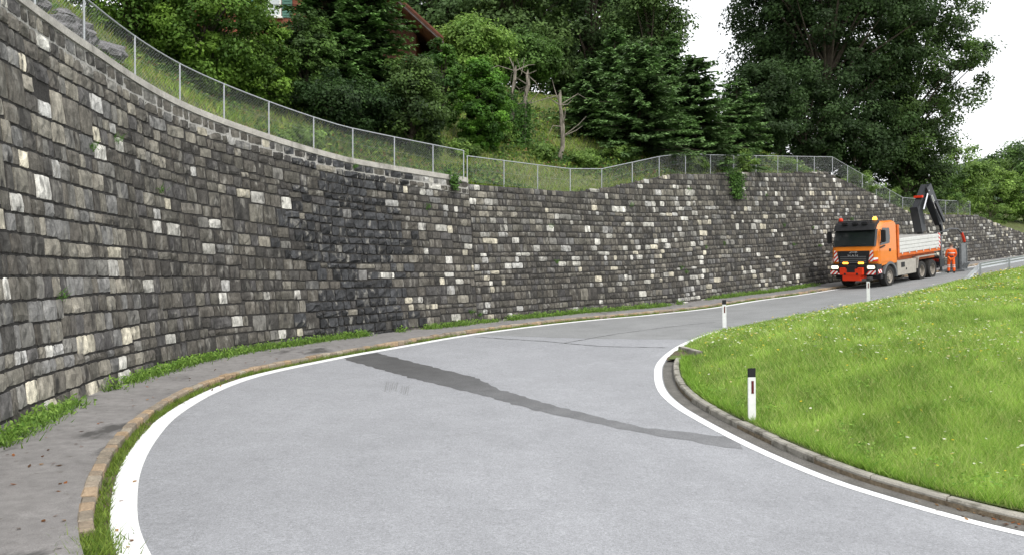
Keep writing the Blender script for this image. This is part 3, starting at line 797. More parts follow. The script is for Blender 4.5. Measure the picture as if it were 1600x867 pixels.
def crown_clumps(rng, c, rad, n, inner=.45, lobes=5, amp=.28, squash=1.0):
    d = unit(rng.normal(size=(n, 3))); ld = unit(rng.normal(size=(lobes, 3)))
    bump = 1 + amp * (np.max(d @ ld.T, 1) - .6) + .07 * np.clip(rng.normal(size=n), -1.5, 1.2)
    r = (inner + (1 - inner) * rng.random(n) ** .55) * bump
    return np.array(c) + d * r[:, None] * np.array(rad), d, r

def colour_leaves(rng, n, cl, base, tip, var=.18):
    k = rng.random(len(cl)) if False else None
    return None

def broad_tree(label, X, Y, zb, ztop, half, zlow, base_c, tip_c, n_cl, per, leaf, seed, name='broadleaf_tree', group=None, rc=None, depth=None, trunk_r=None, cat='tree', amp=.3, inner=.4, lobes=6, zpow=None):
    rng = np.random.default_rng(seed)
    root = tag(empty(name, (X, Y, zb)), label, cat, group); WORLD_ROOTS.append(root)
    cz = (ztop + zlow) / 2; rz = (ztop - zlow) / 2; dep = depth or half
    cc, d, r = crown_clumps(rng, (X, Y, cz), (half, dep, rz), n_cl, inner, lobes, amp)
    rc = (rc or half * .2) * .82
    idx = np.repeat(np.arange(n_cl), per); n = len(idx)
    csz = rc * (.6 + .8 * rng.random(n_cl))
    off = unit(rng.normal(size=(n, 3))) * (rng.random((n, 1)) ** .45) * np.array([1, 1, .62]) * 1.05 * csz[idx][:, None]
    Pp = cc[idx] + off
    ok = Pp[:, 2] > zb - .3; Pp = Pp[ok]; idx = idx[ok]; off = off[ok]; n = len(Pp)
    Nn = unit(off) * .7 + d[idx] * .5 + np.array([0, 0, .75]) + rng.normal(size=(n, 3)) * .55
    kb_ = (.72 + .56 * rng.random(n_cl))[idx][:, None]; mixt = np.clip(rng.random(n_cl)[idx] * .7 + .35 * rng.random(n) , 0, 1)[:, None] ** 1.3
    col = (np.array(base_c) * (1 - mixt) + np.array(tip_c) * mixt) * kb_ * (.8 + .4 * rng.random((n, 1)))
    lf = leaf * (.65 + .7 * rng.random(n))
    leaf_quads('crown', Pp, Nn, lf, lf * .62, col, 'leaf', root)
    tr = trunk_r or max(.09, (ztop - zb) * .018)
    pts = [np.array([X, Y, zb - .3])]; rr = [tr * 1.25]
    for k in range(1, 7):
        f = k / 6; pts.append(np.array([X + .12 * half * math.sin(seed + k) * f, Y + .1 * half * math.cos(seed * 2 + k) * f, zb + (ztop - zb) * .88 * f])); rr.append(tr * (1 - .85 * f))
    mb = MB().tube(pts, rr, 8)
    mb.build('trunk', M['bark'], root, smooth=True)
    lm = MB()
    for j in rng.choice(n_cl, min(n_cl, 26 if n_cl < 200 else 70), replace=False):
        e = cc[j]; hgt = np.clip((e[2] - zb) * (.35 + .3 * rng.random()), .5, (ztop - zb) * .8); f = hgt / ((ztop - zb) * .88)
        k = int(min(f * 6, 5)); a = pts[k] + (pts[k + 1] - pts[k]) * (f * 6 - k)
        mid = (a + e) / 2 + np.array([0, 0, .12 * half])
        lm.tube([a, mid, e], [tr * .4 * (1 - f * .5), tr * .22, tr * .06], 5, cap=False)
    tag(lm.build('limbs', M['bark'], root, smooth=True), kind='stuff')
    return root

def spruce(label, X, Y, zb, H, rad, base_c, tip_c, seed, group=None, gapk=.34, droop=.25, name='spruce_tree', low=.04, dens=1.0, spray=.5, pw=.75, fat=.17):
    rng = np.random.default_rng(seed)
    root = tag(empty(name, (X, Y, zb)), label, 'tree', group); WORLD_ROOTS.append(root)
    MB().tube([(X, Y, zb - .3), (X, Y, zb + H * .5), (X, Y, zb + H)], [.016 * H + .04, .010 * H + .02, .01], 8).build('trunk', M['bark'], root, smooth=True)
    br = MB(); Cs = []; Ds = []; Ns = []; K = []
    z = low * H; ph = 0.0
    while z < H - .15:
        f = z / H; Lb = rad * (1 - f) ** pw * (.9 + .2 * rng.random()) + .08
        nb = int((7 + 7 * (1 - f)) * dens); ph += 1.1
        for b in range(nb):
            an = ph + 2 * math.pi * b / nb + rng.normal() * .22; L = Lb * (.6 + .5 * rng.random()); zz = z + rng.normal() * .08
            dr = droop * (1 - f * 1.3) - .12 * f
            dirh = np.array([math.cos(an), math.sin(an), 0.0])
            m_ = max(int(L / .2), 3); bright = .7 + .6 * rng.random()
            for k in range(m_ + 1):
                t = (k + .4 * rng.random()) / m_
                if t < .12: continue
                p = np.array([X, Y, zb + zz]) + dirh * L * t + np.array([0, 0, L * (-dr * t + .32 * dr * t * t * t - (.02 if f < .8 else -.1 * t))])
                side = np.array([-dirh[1], dirh[0], 0])
                wdt = spray * (1.25 - .75 * t) * min(1, L / 1.0 + .35)
                for sg in (-1, 1, 0):
                    dd_ = dirh * (.75 if sg else 1.0) + side * sg * .9 + np.array([0, 0, -.28 + .25 * rng.normal()])
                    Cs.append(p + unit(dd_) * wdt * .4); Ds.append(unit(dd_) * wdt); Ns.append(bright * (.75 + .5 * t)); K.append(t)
            if rng.random() < .35:
                br.tube([(X, Y, zb + zz), tuple(np.array([X, Y, zb + zz]) + dirh * L * .9 + np.array([0, 0, -dr * L * .75]))], [.022, .006], 4, cap=False)
        z += gapk * (.8 + .4 * rng.random()) * (1 - .35 * f)
    # leader
    for k in range(14):
        Cs.append(np.array([X, Y, zb + H - .05 * k])); a = rng.random() * 6.28; Ds.append(np.array([math.cos(a) * .12, math.sin(a) * .12, .12])); Ns.append(1.1); K.append(1)
    Cs = np.array(Cs); Ds = np.array(Ds); n = len(Cs)
    tag(br.build('limbs', M['bark'], root), kind='stuff')
    # every spray: a feathered fan of three slim blades
    Vs = []; cols = []
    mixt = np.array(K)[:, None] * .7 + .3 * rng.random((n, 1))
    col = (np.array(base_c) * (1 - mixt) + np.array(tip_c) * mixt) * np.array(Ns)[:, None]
    ln = np.linalg.norm(Ds, axis=1)[:, None]; dn = Ds / ln
    upv = np.array([0, 0, 1.0]); sd = unit(np.cross(dn, upv)); 
    for a in (-.5, 0, .5):
        d2 = unit(dn + sd * a + rng.normal(size=(n, 3)) * .12); s2 = unit(np.cross(d2, upv + rng.normal(size=(n, 3)) * .4)); l2 = ln * (1.0 if a == 0 else .75)
        A = Cs - dn * ln * .4
        Vs.append(np.stack([A, A + d2 * l2 * .5 + s2 * ln * fat, A + d2 * l2, A + d2 * l2 * .5 - s2 * ln * fat], 1)); cols.append(col)
    V = np.concatenate(Vs, 0); col = np.concatenate(cols, 0)
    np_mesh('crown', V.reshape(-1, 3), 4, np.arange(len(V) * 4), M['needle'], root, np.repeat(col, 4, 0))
    return root

wq, wo = WEEDS; mw = R.random((len(wq), 1))
leaf_quads('meadow_weeds', wq, wo * np.array([3, 3, 1]) + np.array([0, 0, .8]) + R.normal(size=wq.shape) * .3, .04 + .05 * R.random(len(wq)), .03, np.array(lin(96, 136, 52)) * (1 - mw) + np.array(lin(136, 170, 72)) * mw, 'leaf', None)
tag(bpy.data.objects['meadow_weeds'], 'broad-leaved weed clumps among the meadow grass', 'weeds', kind='stuff')
def Zv(v, Y): return (HV - v) / F * Y + E
def place(u, Y): X = (u - 800) / F * Y; return X, hill_at(X, Y)[0]

B_dark = lin(70, 92, 58); B_mid = lin(92, 118, 70); B_mid2 = lin(112, 140, 78); D_dark = lin(48, 66, 40); D_mid = lin(68, 92, 50); D_mid2 = lin(96, 124, 62)
G_dark = lin(58, 78, 46); G_dark2 = lin(76, 102, 56); G_mid = lin(76, 102, 54); G_mid2 = lin(106, 138, 68); G_light = lin(98, 132, 60); G_light2 = lin(142, 172, 84)
I_dark = lin(54, 84, 42); I_light = lin(110, 150, 66)
S_dark = lin(54, 74, 48); S_tip = lin(104, 134, 78)

def bt(label, u, Y, vt, vb, hw, bc, tc, ncl, per, leaf, seed, **kw):
    X, zb = place(u, Y); half = hw / F * Y
    return broad_tree(label, X, Y, zb, Zv(vt, Y), half, max(Zv(vb, Y), zb - .2), bc, tc, ncl, per, leaf, seed, **kw)
def sp(label, u, Y, vt, hw, seed, bc=S_dark, tc=S_tip, **kw):
    X, zb = place(u, Y); H = Zv(vt, Y) - zb
    return spruce(label, X, Y, zb, H, hw / F * Y, bc, tc, seed, **kw)

# forest at the back
bt('dark broadleaf tree behind the house roof, leftmost of the forest', 690, 66, -170, 150, 105, B_dark, B_mid, 210, 120, .32, 101, rc=1.6, inner=.3)
bt('dark broadleaf tree in the forest above the pale shrubs', 812, 62, -90, 150, 88, B_dark, B_mid2, 200, 120, .30, 102, rc=1.4, inner=.3)
bt('tall dark broadleaf tree in the forest above the spruces', 925, 66, -150, 150, 95, B_dark, B_mid, 200, 120, .32, 103, rc=1.5, inner=.3)
bt('airy broadleaf tree at the right end of the forest, against the sky', 1015, 60, -70, 160, 66, B_dark, B_mid2, 170, 120, .24, 104, rc=1.2, inner=.3)
bt('deep green forest tree between the two darkest crowns, left', 755, 72, -130, 170, 80, B_dark, B_mid, 140, 110, .36, 107, rc=1.7, inner=.3)
bt('deep green forest tree behind the spruces, half hidden', 985, 70, -80, 170, 70, B_dark, B_mid, 140, 110, .36, 108, rc=1.5, inner=.3)
bt('deep green forest tree behind the dead trunks, half hidden', 870, 72, -120, 170, 75, B_dark, B_mid, 140, 110, .36, 109, rc=1.6, inner=.3)
bt('pale green shrub tree above the ivy columns', 738, 47, 30, 140, 58, G_light, G_light2, 120, 130, .2, 105, rc=.9, name='shrub_tree')
bt('feathery green shrub tree above the dead trunks', 822, 49, 56, 138, 50, G_mid, G_light, 100, 130, .2, 106, rc=.8, name='shrub_tree')
# the big trees on the right
bt('huge dark broadleaf tree behind the fence corner, sky showing through', 1290, 58, -300, 270, 145, D_dark, D_mid, 560, 165, .23, 111, rc=1.25, inner=.2, lobes=9, trunk_r=.35)
bt('tall broadleaf tree on the right edge of the wood, its branches reaching into the sky', 1412, 60, -150, 300, 104, D_dark, D_mid2, 430, 165, .22, 112, rc=1.1, inner=.2, lobes=9, amp=.38, trunk_r=.3)
bt('broadleaf tree left of the huge tree, thinning against the sky', 1218, 60, -160, 250, 66, D_dark, D_mid, 230, 130, .22, 113, rc=1.0, inner=.2)
bt('dense round broadleaf tree between the spruces and the huge tree', 1188, 51, 100, 262, 60, D_dark, D_mid, 170, 150, .19, 114, rc=.8, inner=.3)
bt('dark undergrowth tree below the huge tree, left of the fence corner', 1262, 54, 130, 270, 60, D_dark, D_mid, 130, 130, .2, 115, rc=.8, inner=.3, name='undergrowth_tree')
bt('dark undergrowth tree behind the fence corner', 1335, 56, 150, 300, 62, D_dark, D_mid, 140, 130, .2, 116, rc=.85, inner=.3, name='undergrowth_tree')
bt('undergrowth tree behind the crane boom', 1415, 59, 165, 330, 58, D_dark, D_mid2, 140, 130, .2, 117, rc=.85, inner=.3, name='undergrowth_tree')
# spruces
sp('young spruce standing leftmost of the spruce group, beside the dead trunk', 920, 41.5, 92, 66, 121, pw=.65)
sp('wide dark spruce in the front of the spruce group', 998, 40.5, 66, 112, 122, dens=1.1, pw=.62)
sp('dark spruce right of the widest spruce', 1085, 42.5, 88, 100, 123, dens=1.1, pw=.62)
sp('small spruce at the right end of the spruce group', 1150, 45, 122, 66, 124, pw=.65)
sp('slim spruce behind the front spruces, its leader above them', 960, 47, 42, 70, 125)
sp('spruce behind and between the two widest spruces', 1046, 48, 56, 80, 126)
# dark conifer mass by the house
cD, cT = lin(46, 66, 42), lin(92, 124, 64)
sp('large dark spruce below the house, left of its pair', 512, 32, -330, 98, 131, dens=1.15, spray=.42, bc=cD, tc=cT, pw=.5)
sp('large dark spruce below the house roof, right of its pair', 577, 32.5, -75, 95, 132, dens=1.2, spray=.42, bc=cD, tc=cT, pw=.5)
bt('ivy-clad shrub at the foot of the large spruces, beside the fence', 642, 30.5, 96, 236, 48, D_dark, lin(104, 132, 66), 110, 170, .13, 133, rc=.5, name='ivy_shrub', cat='shrub', inner=.5)
bt('dark undergrowth shrub below the large spruces', 530, 29.5, 130, 240, 84, lin(40, 58, 36), lin(70, 98, 50), 190, 150, .11, 134, rc=.5, name='undergrowth_shrub', cat='shrub', inner=.5)
bt('dark leafy bush in front of the large spruces, right below the window', 482, 29.8, 30, 190, 40, D_dark, lin(100, 132, 62), 90, 150, .13, 135, rc=.45, name='undergrowth_shrub', cat='shrub', inner=.5)
# ivy masses on the left
bt('broad ivy-covered tree left of the house window', 325, 27, -90, 172, 92, lin(62, 92, 40), lin(128, 162, 66), 260, 190, .12, 141, rc=.55, name='ivy_tree', inner=.6)
bt('tall ivy-covered tree above the rocky bank at the left', 205, 26, -170, 62, 88, lin(62, 92, 40), lin(128, 162, 66), 200, 170, .12, 142, rc=.6, name='ivy_tree', inner=.6)
bt('ivy-covered tree just left of the large spruces', 412, 28.5, 40, 205, 46, lin(62, 92, 40), lin(128, 162, 66), 130, 160, .11, 143, rc=.45, name='ivy_tree', inner=.6)
bt('slim dark ivy column right of the large spruces', 692, 36, 60, 205, 28, I_dark, I_light, 80, 170, .13, 144, rc=.36, name='ivy_column', inner=.55, amp=.15)
bt('stout bright green ivy column beside the dead trunks', 757, 34.6, 98, 246, 37, lin(58, 92, 38), lin(116, 164, 60), 150, 190, .13, 145, rc=.36, name='ivy_column', inner=.6, amp=.15)
# right-hand shrubs
bt('bright shrub at the foot of the tall trees, beyond the crane', 1500, 68, 232, 330, 42, G_mid, G_light2, 100, 130, .2, 151, rc=.8, name='roadside_shrub', cat='shrub')
bt('rounded shrub above the far end of the wall', 1552, 74, 252, 345, 40, G_mid, G_light2, 90, 130, .2, 152, rc=.8, name='roadside_shrub', cat='shrub')
bt('light green shrub at the right edge of the photo, above the wall', 1600, 74, 275, 372, 36, G_light, G_light2, 80, 130, .2, 153, rc=.8, name='roadside_shrub', cat='shrub')
bt('low shrub behind the crane boom', 1450, 61, 250, 330, 46, G_dark, G_light, 90, 130, .18, 154, rc=.7, name='roadside_shrub', cat='shrub')
bt('far round tree at the right edge under the sky', 1580, 150, 222, 300, 42, G_dark, G_mid2, 90, 110, .5, 155, rc=2.0)
bt('far tree beside the distant hill', 1640, 140, 215, 320, 45, G_dark, G_mid2, 80, 110, .5, 156, rc=2.0)

# dead trunks
def dead_trunk(label, u, Y, vt, vb, r, seed, lean=0.0, ivy=0):
    rng = np.random.default_rng(seed); X, zb = place(u, Y); zt = Zv(vt, Y)
    root = tag(empty('dead_trunk', (X, Y, zb)), label, 'tree trunk'); WORLD_ROOTS.append(root)
    n = 7; pts = [np.array([X + lean * k / n + .05 * rng.normal(), Y + .04 * rng.normal(), zb - .2 + (zt - zb + .2) * k / n]) for k in range(n + 1)]
    MB().tube(pts + [pts[-1] + np.array([.03, 0, .25])], [r * (1.2 - .45 * k / n + .16 * rng.normal()) for k in range(n + 1)] + [r * .15], 7).build('trunk', M['deadwood'], root)
    for b in range(9):
        k = 3 + int(rng.random() ** .6 * 5); a = pts[min(k, n)]; an = rng.random() * 6.28; L = .35 + .9 * rng.random()
        e = a + np.array([math.cos(an) * L, math.sin(an) * L * .6, .1 + .25 * rng.normal()]); e2 = e + np.array([math.cos(an) * L * .5, 0, .35 * rng.normal()])
        MB().tube([a, e, e2], [r * .3, r * .2, r * .08], 5).build('dead_branch', M['deadwood'], root)
    if ivy:
        nI = 2200; k = rng.random(nI); cen = np.stack([np.interp(k, np.linspace(0, 1, n + 1), [p[j] for p in pts]) for j in range(3)], 1)
        cen += rng.normal(size=(nI, 3)) * np.array([.2, .2, .15]); sel = k < ivy
        cen = cen[sel]; col = np.array(I_dark) * .5 + np.array(I_light) * .5 * rng.random((len(cen), 1)) + np.array(I_dark) * .3
        leaf_quads('ivy', cen, rng.normal(size=(len(cen), 3)) + np.array([0, -.6, .4]), .13, .1, col, 'leaf', root)
dead_trunk('pale broken dead trunk right of the stout ivy column', 799, 37, 112, 212, .10, 61, .1, ivy=.7)
dead_trunk('broken dead trunk with ivy at its foot, in the middle of the three', 819, 37.5, 118, 235, .10, 62, .15, ivy=.6)
dead_trunk('lone dead trunk with a crooked branch, left of the spruces', 878, 37, 150, 248, .10, 63, -.08, ivy=.15)

# ---------------------------------------------------------------- house on the hill
def house():
    Y0 = 45.0; X0, X1 = -20.5, -5.4
    ex, ez, ax, az = -3.75, Zv(72, 43), -12.9, Zv(72, 43) + 8.3
    zb = hill_at(-12, Y0)[0] - 2.5
    root = tag(empty('house', ((X0 + X1) / 2, Y0, zb)), 'red-brown house with a broad timber-lined roof, half hidden by trees', 'house'); WORLD_ROOTS.append(root)
    slope = (az - ez) / (ax - ex)
    zw = lambda x: (az + slope * (x - ax) if x > ax else az - slope * (x - ax)) - .35
    m_wall = mat('house_wall', (0.26, 0.085, 0.055), rough=.85, noises=[(8, .85, 1.15, None), (60, .85, 1.15, None)], bumps=[(30, .3, .01, None)])
    m_roof = mat('roof_timber', (0.12, 0.042, 0.025), rough=.7, noises=[(6, .7, 1.3, (.3, 1, 1))])
    m_tile = mat('roof_tile', (0.12, 0.10, 0.095), rough=.85, noises=[(5, .7, 1.3, None)])
    m_white = mat('white_window', (0.8, 0.8, 0.78), rough=.5); m_sh = mat('shutter_green', (0.10, 0.22, 0.18), rough=.6, noises=[(10, .85, 1.15, None)])
    m_gl = mat('window_glass', (0.55, 0.6, 0.63), rough=.08, spec=.6)
    MB().extr([(X0, zb), (X1, zb), (X1, zw(X1)), (ax, zw(ax)), (X0, zw(X0))], 1, Y0, Y0 + 12).build('wall', m_wall, root)
    m_clad = mat('gable_cladding', (0.105, 0.04, 0.026), rough=.75, noises=[(5, .7, 1.3, (1, 1, .15))])
    xb_ = -11.2
    while xb_ < X1 - .05:          # dark boards of the upper gable
        xe = min(xb_ + .26, X1)
        MB().extr([(xb_ + .006, Zv(95, Y0)), (xe - .006, Zv(95, Y0)), (xe - .006, zw(xe) - .02), (xb_ + .006, zw(xb_) - .02)], 1, Y0 - .045, Y0 - .004).build('cladding_board', m_clad, root)
        xb_ = xe
    roof = MB()
    for sg in (1, -1):
        e_x = ex if sg > 0 else 2 * ax - ex
        roof.extr([(e_x, ez), (ax, az), (ax, az + .28), (e_x + sg * .02, ez + .28)], 1, Y0 - 2.4, Y0 + 13)
    rf = roof.build('roof', m_roof, root)
    for j, (dy, dz, w) in enumerate(((-2.46, .02, .05), (-2.50, .14, .04), (-2.54, .24, .03))):       # stepped barge boards
        b = MB()
        for sg in (1, -1):
            e_x = ex if sg > 0 else 2 * ax - ex
            b.extr([(e_x + sg * .1, ez - .07 + dz), (ax, az + .02 + dz), (ax, az + .14 + dz), (e_x + sg * .1, ez + .05 + dz)], 1, Y0 + dy - w, Y0 - 2.405)
        b.build('barge_board', m_roof if j else m_tile, rf)
    for k in range(16):          # soffit boards
        for sg in (1, -1):
            t0, t1 = k / 16 + .004, (k + 1) / 16 - .004
            e_x = ex if sg > 0 else 2 * ax - ex
            xa, xb = e_x + (ax - e_x) * t0, e_x + (ax - e_x) * t1; za, zb_ = ez + (az - ez) * t0, ez + (az - ez) * t1
            MB().extr([(xa, za - .035), (xb, zb_ - .035), (xb, zb_ - .005), (xa, za - .005)], 1, Y0 - 2.39, Y0 - .05).build('soffit_board', m_roof, rf)
    wx0, wx1, wz0, wz1 = (405 - 800) / F * Y0, (441 - 800) / F * Y0, Zv(29, Y0), Zv(-28, Y0)
    win = MB().box(wx0, wx1, Y0 - .06, Y0 + .02, wz0, wz1).build('window', m_gl, root)
    fr = MB(); th = .09
    fr.box(wx0 - .02, wx0 + th, Y0 - .12, Y0 - .05, wz0, wz1).box(wx1 - th, wx1 + .02, Y0 - .12, Y0 - .05, wz0, wz1)
    fr.box(wx0 + th, wx1 - th, Y0 - .12, Y0 - .05, wz0, wz0 + th).box(wx0 + th, wx1 - th, Y0 - .12, Y0 - .05, wz1 - th, wz1)
    cx = (wx0 + wx1) / 2; fr.box(cx - .05, cx + .05, Y0 - .115, Y0 - .055, wz0 + th, wz1 - th)
    fr.build('frame', m_white, win)
    MB().box(wx0 - .1, wx1 + .1, Y0 - .2, Y0 - .01, wz0 - .09, wz0 - .002).build('sill', m_white, win)
    for xa, xb in ((wx0 - .68, wx0 - .06), (wx1 + .06, wx1 + .62)):
        sh = MB().box(xa, xb, Y0 - .07, Y0 - .012, wz0 - .03, wz1 + .03).build('shutter', m_sh, root)
        for k in range(12):
            z = wz0 + .08 + (wz1 - wz0 - .16) * k / 12
            MB().box(xa + .07, xb - .07, Y0 - .095, Y0 - .071, z, z + .11).build('slat', m_sh, sh)
house()

# ---------------------------------------------------------------- hillside cover: rocks, grass, creepers, hanging vine
def rock(X, Y, r, seed, label):
    rng = np.random.default_rng(seed); bm = bmesh.new(); bmesh.ops.create_icosphere(bm, subdivisions=3, radius=1)
    lob = unit(rng.normal(size=(14, 3))); zb = hill_at(X, Y)[0]
    for v in bm.verts:
        d = np.array(v.co); k = 1.0
        for l_ in lob: k = min(k, .72 / max(np.dot(d, l_), .1)) if np.dot(d, l_) > .66 else k
        v.co = Vector(d * k * (1 + .09 * rng.normal()) * np.array([1.2, 1.2, .8]) * r)
    me = bpy.data.meshes.new('rock'); bm.to_mesh(me); bm.free()
    o = _old_link('rock', me, M['rock']); o.location = (X, Y, zb + .1 * r); o.rotation_euler = (0, 0, rng.random() * 6)
    tag(o, label, 'rock', 'rocks of the bank')
rr = np.random.default_rng(77)
for k in range(24):
    s = s20 - 7.5 + 8.5 * rr.random(); d = 1.3 + 2.8 * rr.random()
    q = WALL.off(np.array([s]), np.array([d + 1.1]))[0]
    rock(q[0], q[1], .28 + .32 * rr.random(), 300 + k, 'grey rock of the bank behind the fence at the left')

def hill_pts(n, s0, s1, d0, d1, rng, pw=1.0):
    s = s0 + (s1 - s0) * rng.random(n); d = d0 + (d1 - d0) * rng.random(n) ** pw
    q = WALL.off(s, d + .42 + BAT * (topz(s) - basez(s))); z = hill_z(s, d, q[:, 0], q[:, 1])
    return np.concatenate([q, z[:, None]], 1), s, d
rng = np.random.default_rng(5)
s_far = WALL.near((40, 64))[0][0]
P, s, d = hill_pts(100000, s20 - 9, s_far, .0, 13, rng, 1.5)
vn = vnoise(P[:, 0], P[:, 1], .8, 41)
h = (.14 + .16 * rng.random(len(P))) * (1 + .3 * vn); w = .018 + .022 * rng.random(len(P))
gcol = np.array(lin(140, 168, 64)) * (1 + .2 * vn)[:, None]; alt = np.array(lin(168, 166, 92))
mm = rng.random((len(P), 1)); col = np.where(mm < .25, alt, np.where(mm > .8, np.array(lin(88, 122, 46)), gcol)) * (.75 + .4 * rng.random((len(P), 1)))
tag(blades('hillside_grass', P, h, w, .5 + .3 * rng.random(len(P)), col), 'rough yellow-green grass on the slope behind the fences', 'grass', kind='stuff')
P, s, d = hill_pts(110000, s20 - 9, s_far, .1, 12, rng, 1.3)
vn = vnoise(P[:, 0], P[:, 1], 1.1, 43); s90 = WALL.near((3, 33))[0][0]
keep = (s < s20 + 1) * .1 + (s > s20 + 1) * (s < s45 - 1) * -.5 + vn + .5 * (rng.random(len(P)) - .5) + .25 * (s < s90 + 2) > .05; P = P[keep]; nK = len(P)
P[:, 2] += .05 + .28 * rng.random(nK) * np.clip(vn[keep] + .3, .2, 1)
hc = rng.random((nK, 1)); col = np.where(hc < .09, np.array(lin(120, 98, 66)), np.where(hc > .8, np.array(lin(122, 146, 66)), np.array(lin(76, 106, 50)))) * (.6 + .8 * rng.random((nK, 1)))
leaf_quads('creeper_cover', P, rng.normal(size=(nK, 3)) * .5 + np.array([.1, -.4, .9]), .12 + .10 * rng.random(nK), .10, col, 'leaf', None)
tag(bpy.data.objects['creeper_cover'], 'low leafy creepers covering the slope behind the fence', 'creepers', kind='stuff')

def vine(label, u, vlen, n, width, seed, name='hanging_vine'):
    rng = np.random.default_rng(seed); s0 = top_s_of_u(u, back=0, lo=sj + .1 if u > 742 else 0)
    tp = float(topz(s0)); base = wall_pt(np.array([s0]), np.array([tp]))[0]
    root = tag(empty(name, base), label, 'vine'); WORLD_ROOTS.append(root)
    t = rng.random(n) ** 1.3; ss = s0 + rng.normal(size=n) * width * (1 - .5 * t)
    z = tp + .35 * (1 - t) * rng.random(n) - vlen * t
    q = wall_pt(ss, z); nn = WALL.at(ss)[2]; out = .06 + .18 * rng.random(n); q[:, :2] -= nn * np.where(z < tp, out, out - .35)[:, None]
    col = (np.array(I_dark) * .6 + np.array(I_light) * .7 * rng.random((n, 1)))
    leaf_quads('foliage', q, np.concatenate([-nn, np.full((n, 1), .5)], 1) + rng.normal(size=(n, 3)) * .5, .09 + .06 * rng.random(n), .07, col, 'leaf', root)
    st = MB()
    for k in range(5):
        sx = s0 + (rng.random() - .5) * width; zz = [tp + .05, tp - vlen * .4, tp - vlen * (.6 + .35 * rng.random())]
        st.tube([wall_pt(np.array([sx + .05 * j]), np.array([z_]), .08)[0] for j, z_ in enumerate(zz)], .008, 4)
    st.build('stem', M['bark'], root)
vine('green creeper hanging over the crest of the straight wall', 1146, 1.35, 1500, .42, 71)
vine('small creeper tuft at the right end of the concrete coping', 706, .55, 260, .14, 72)
for k, (u, Y, vt, hw, lab) in enumerate([(786, 36.8, 196, 18, 'low leafy shrub around the foot of the pale dead trunk'), (846, 36.5, 226, 18, 'low leafy shrub between the ivied dead trunk and the lone one'), (915, 37.5, 236, 26, 'low shrub at the foot of the slope right of the lone dead trunk'), (968, 39, 238, 30, 'low leafy shrub behind the fence under the wide spruce'), (665, 31.5, 222, 26, 'low leafy shrub behind the fence below the slim ivy column'), (725, 33.5, 222, 26, 'low shrub left of the foot of the stout ivy column'), (470, 25.5, 205, 30, 'low weedy shrub behind the curved fence, below the large spruces'), (1085, 40.5, 245, 28, 'low leafy shrub behind the fence above the straight wall, left of the creeper'), (1150, 42.5, 238, 30, 'low leafy shrub above the hanging creeper'), (1225, 46.5, 252, 26, 'low shrub behind the fence, right of the hanging creeper'),
                              (1340, 51.5, 270, 30, 'shrub behind the sloping end of the fence'), (1385, 54.5, 292, 26, 'small shrub below the sloping fence, above the truck'), (1470, 60, 305, 34, 'shrub behind the far level piece of fence'), (1545, 66, 318, 36, 'shrub on the far wall crest near the photo edge')]):
    X, zb = place(u, Y)
    broad_tree(lab, X, Y, zb, max(Zv(vt, Y), zb + .7), hw / F * Y, zb - .1, G_mid, G_light2, 46, 110, .11, 400 + k, name='low_shrub', cat='shrub', rc=.35, trunk_r=.04)

# distant hill
hx = np.linspace(300, 1500, 60); hy = np.linspace(1500, 2200, 14)
HX, HY = np.meshgrid(hx, hy, indexing='ij')
HZ2 = -6 + (262 + 22 * np.sin(HX / 90) + 10 * np.sin(HX / 33 + 1)) * np.exp(-((HX - 1100) / 300) ** 2) * np.sin(np.clip((HY - 1500) / 700, 0, 1) * np.pi) ** .7 + 6
tag(grid_obj('distant_hill', np.stack([HX, HY, HZ2], -1), M['far_hill']), kind='structure')

# ---------------------------------------------------------------- weeds, gutter grass, fallen leaves
def tufts(name, label, path, s_list, dfun, zoff, hlo, hhi, per, spread, wd, c1, c2, seed):
    rng = np.random.default_rng(seed); idx = np.repeat(np.arange(len(s_list)), per)
    ss = np.array(s_list)[idx] + rng.normal(size=len(idx)) * spread; dd = dfun(ss, rng) 
    q = path.off(ss, dd); z = gz(q) + zoff
    k = (.6 + .8 * rng.random(len(s_list)))[idx]
    h = (hlo + (hhi - hlo) * rng.random(len(idx))) * k
    mm = rng.random((len(idx), 1)); col = (np.array(c1) * (1 - mm) + np.array(c2) * mm) * (.8 + .4 * rng.random((len(idx), 1)))
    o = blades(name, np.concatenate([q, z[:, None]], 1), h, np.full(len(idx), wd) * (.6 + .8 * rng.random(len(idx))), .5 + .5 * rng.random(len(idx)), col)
    return tag(o, label, 'weeds', kind='stuff')
rng = np.random.default_rng(15)
sl = np.arange(WALL.near((-6.7, 10))[0][0], WALL.near((17, 44.7))[0][0], .16)
dens = np.array([.5 + .5 * math.sin(s * 1.1) + .5 * math.sin(s * .43 + 1) for s in sl]); sl = sl[rng.random(len(sl)) < np.clip(dens + .45, .12, 1)]
tufts('wall_foot_weeds', 'green weeds growing along the foot of the stone walls', WALL, sl, lambda s, r: -.06 - .16 * np.abs(r.normal(size=len(s))), .09, .06, .19, 60, .13, .024, lin(84, 120, 48), lin(136, 168, 78), 16)
wf = sl.copy()
r9 = np.random.default_rng(91); ix = np.repeat(np.arange(len(wf)), 34); kq = (.5 + .9 * r9.random(len(wf)))[ix]
sw = wf[ix] + r9.normal(size=len(ix)) * .12; dq = -.03 - .15 * np.abs(r9.normal(size=len(ix))) * kq; qw = WALL.off(sw, dq)
Pw = np.concatenate([qw, (gz(qw) + .11 + .16 * kq * r9.random(len(ix)))[:, None]], 1); mw = r9.random((len(ix), 1))
leaf_quads('wall_foot_leaves', Pw, r9.normal(size=(len(ix), 3)) * .6 + np.array([.4, -.4, .8]), .05 + .06 * r9.random(len(ix)), .035, (np.array(lin(84, 122, 46)) * (1 - mw) + np.array(lin(142, 174, 80)) * mw), 'leaf', None)
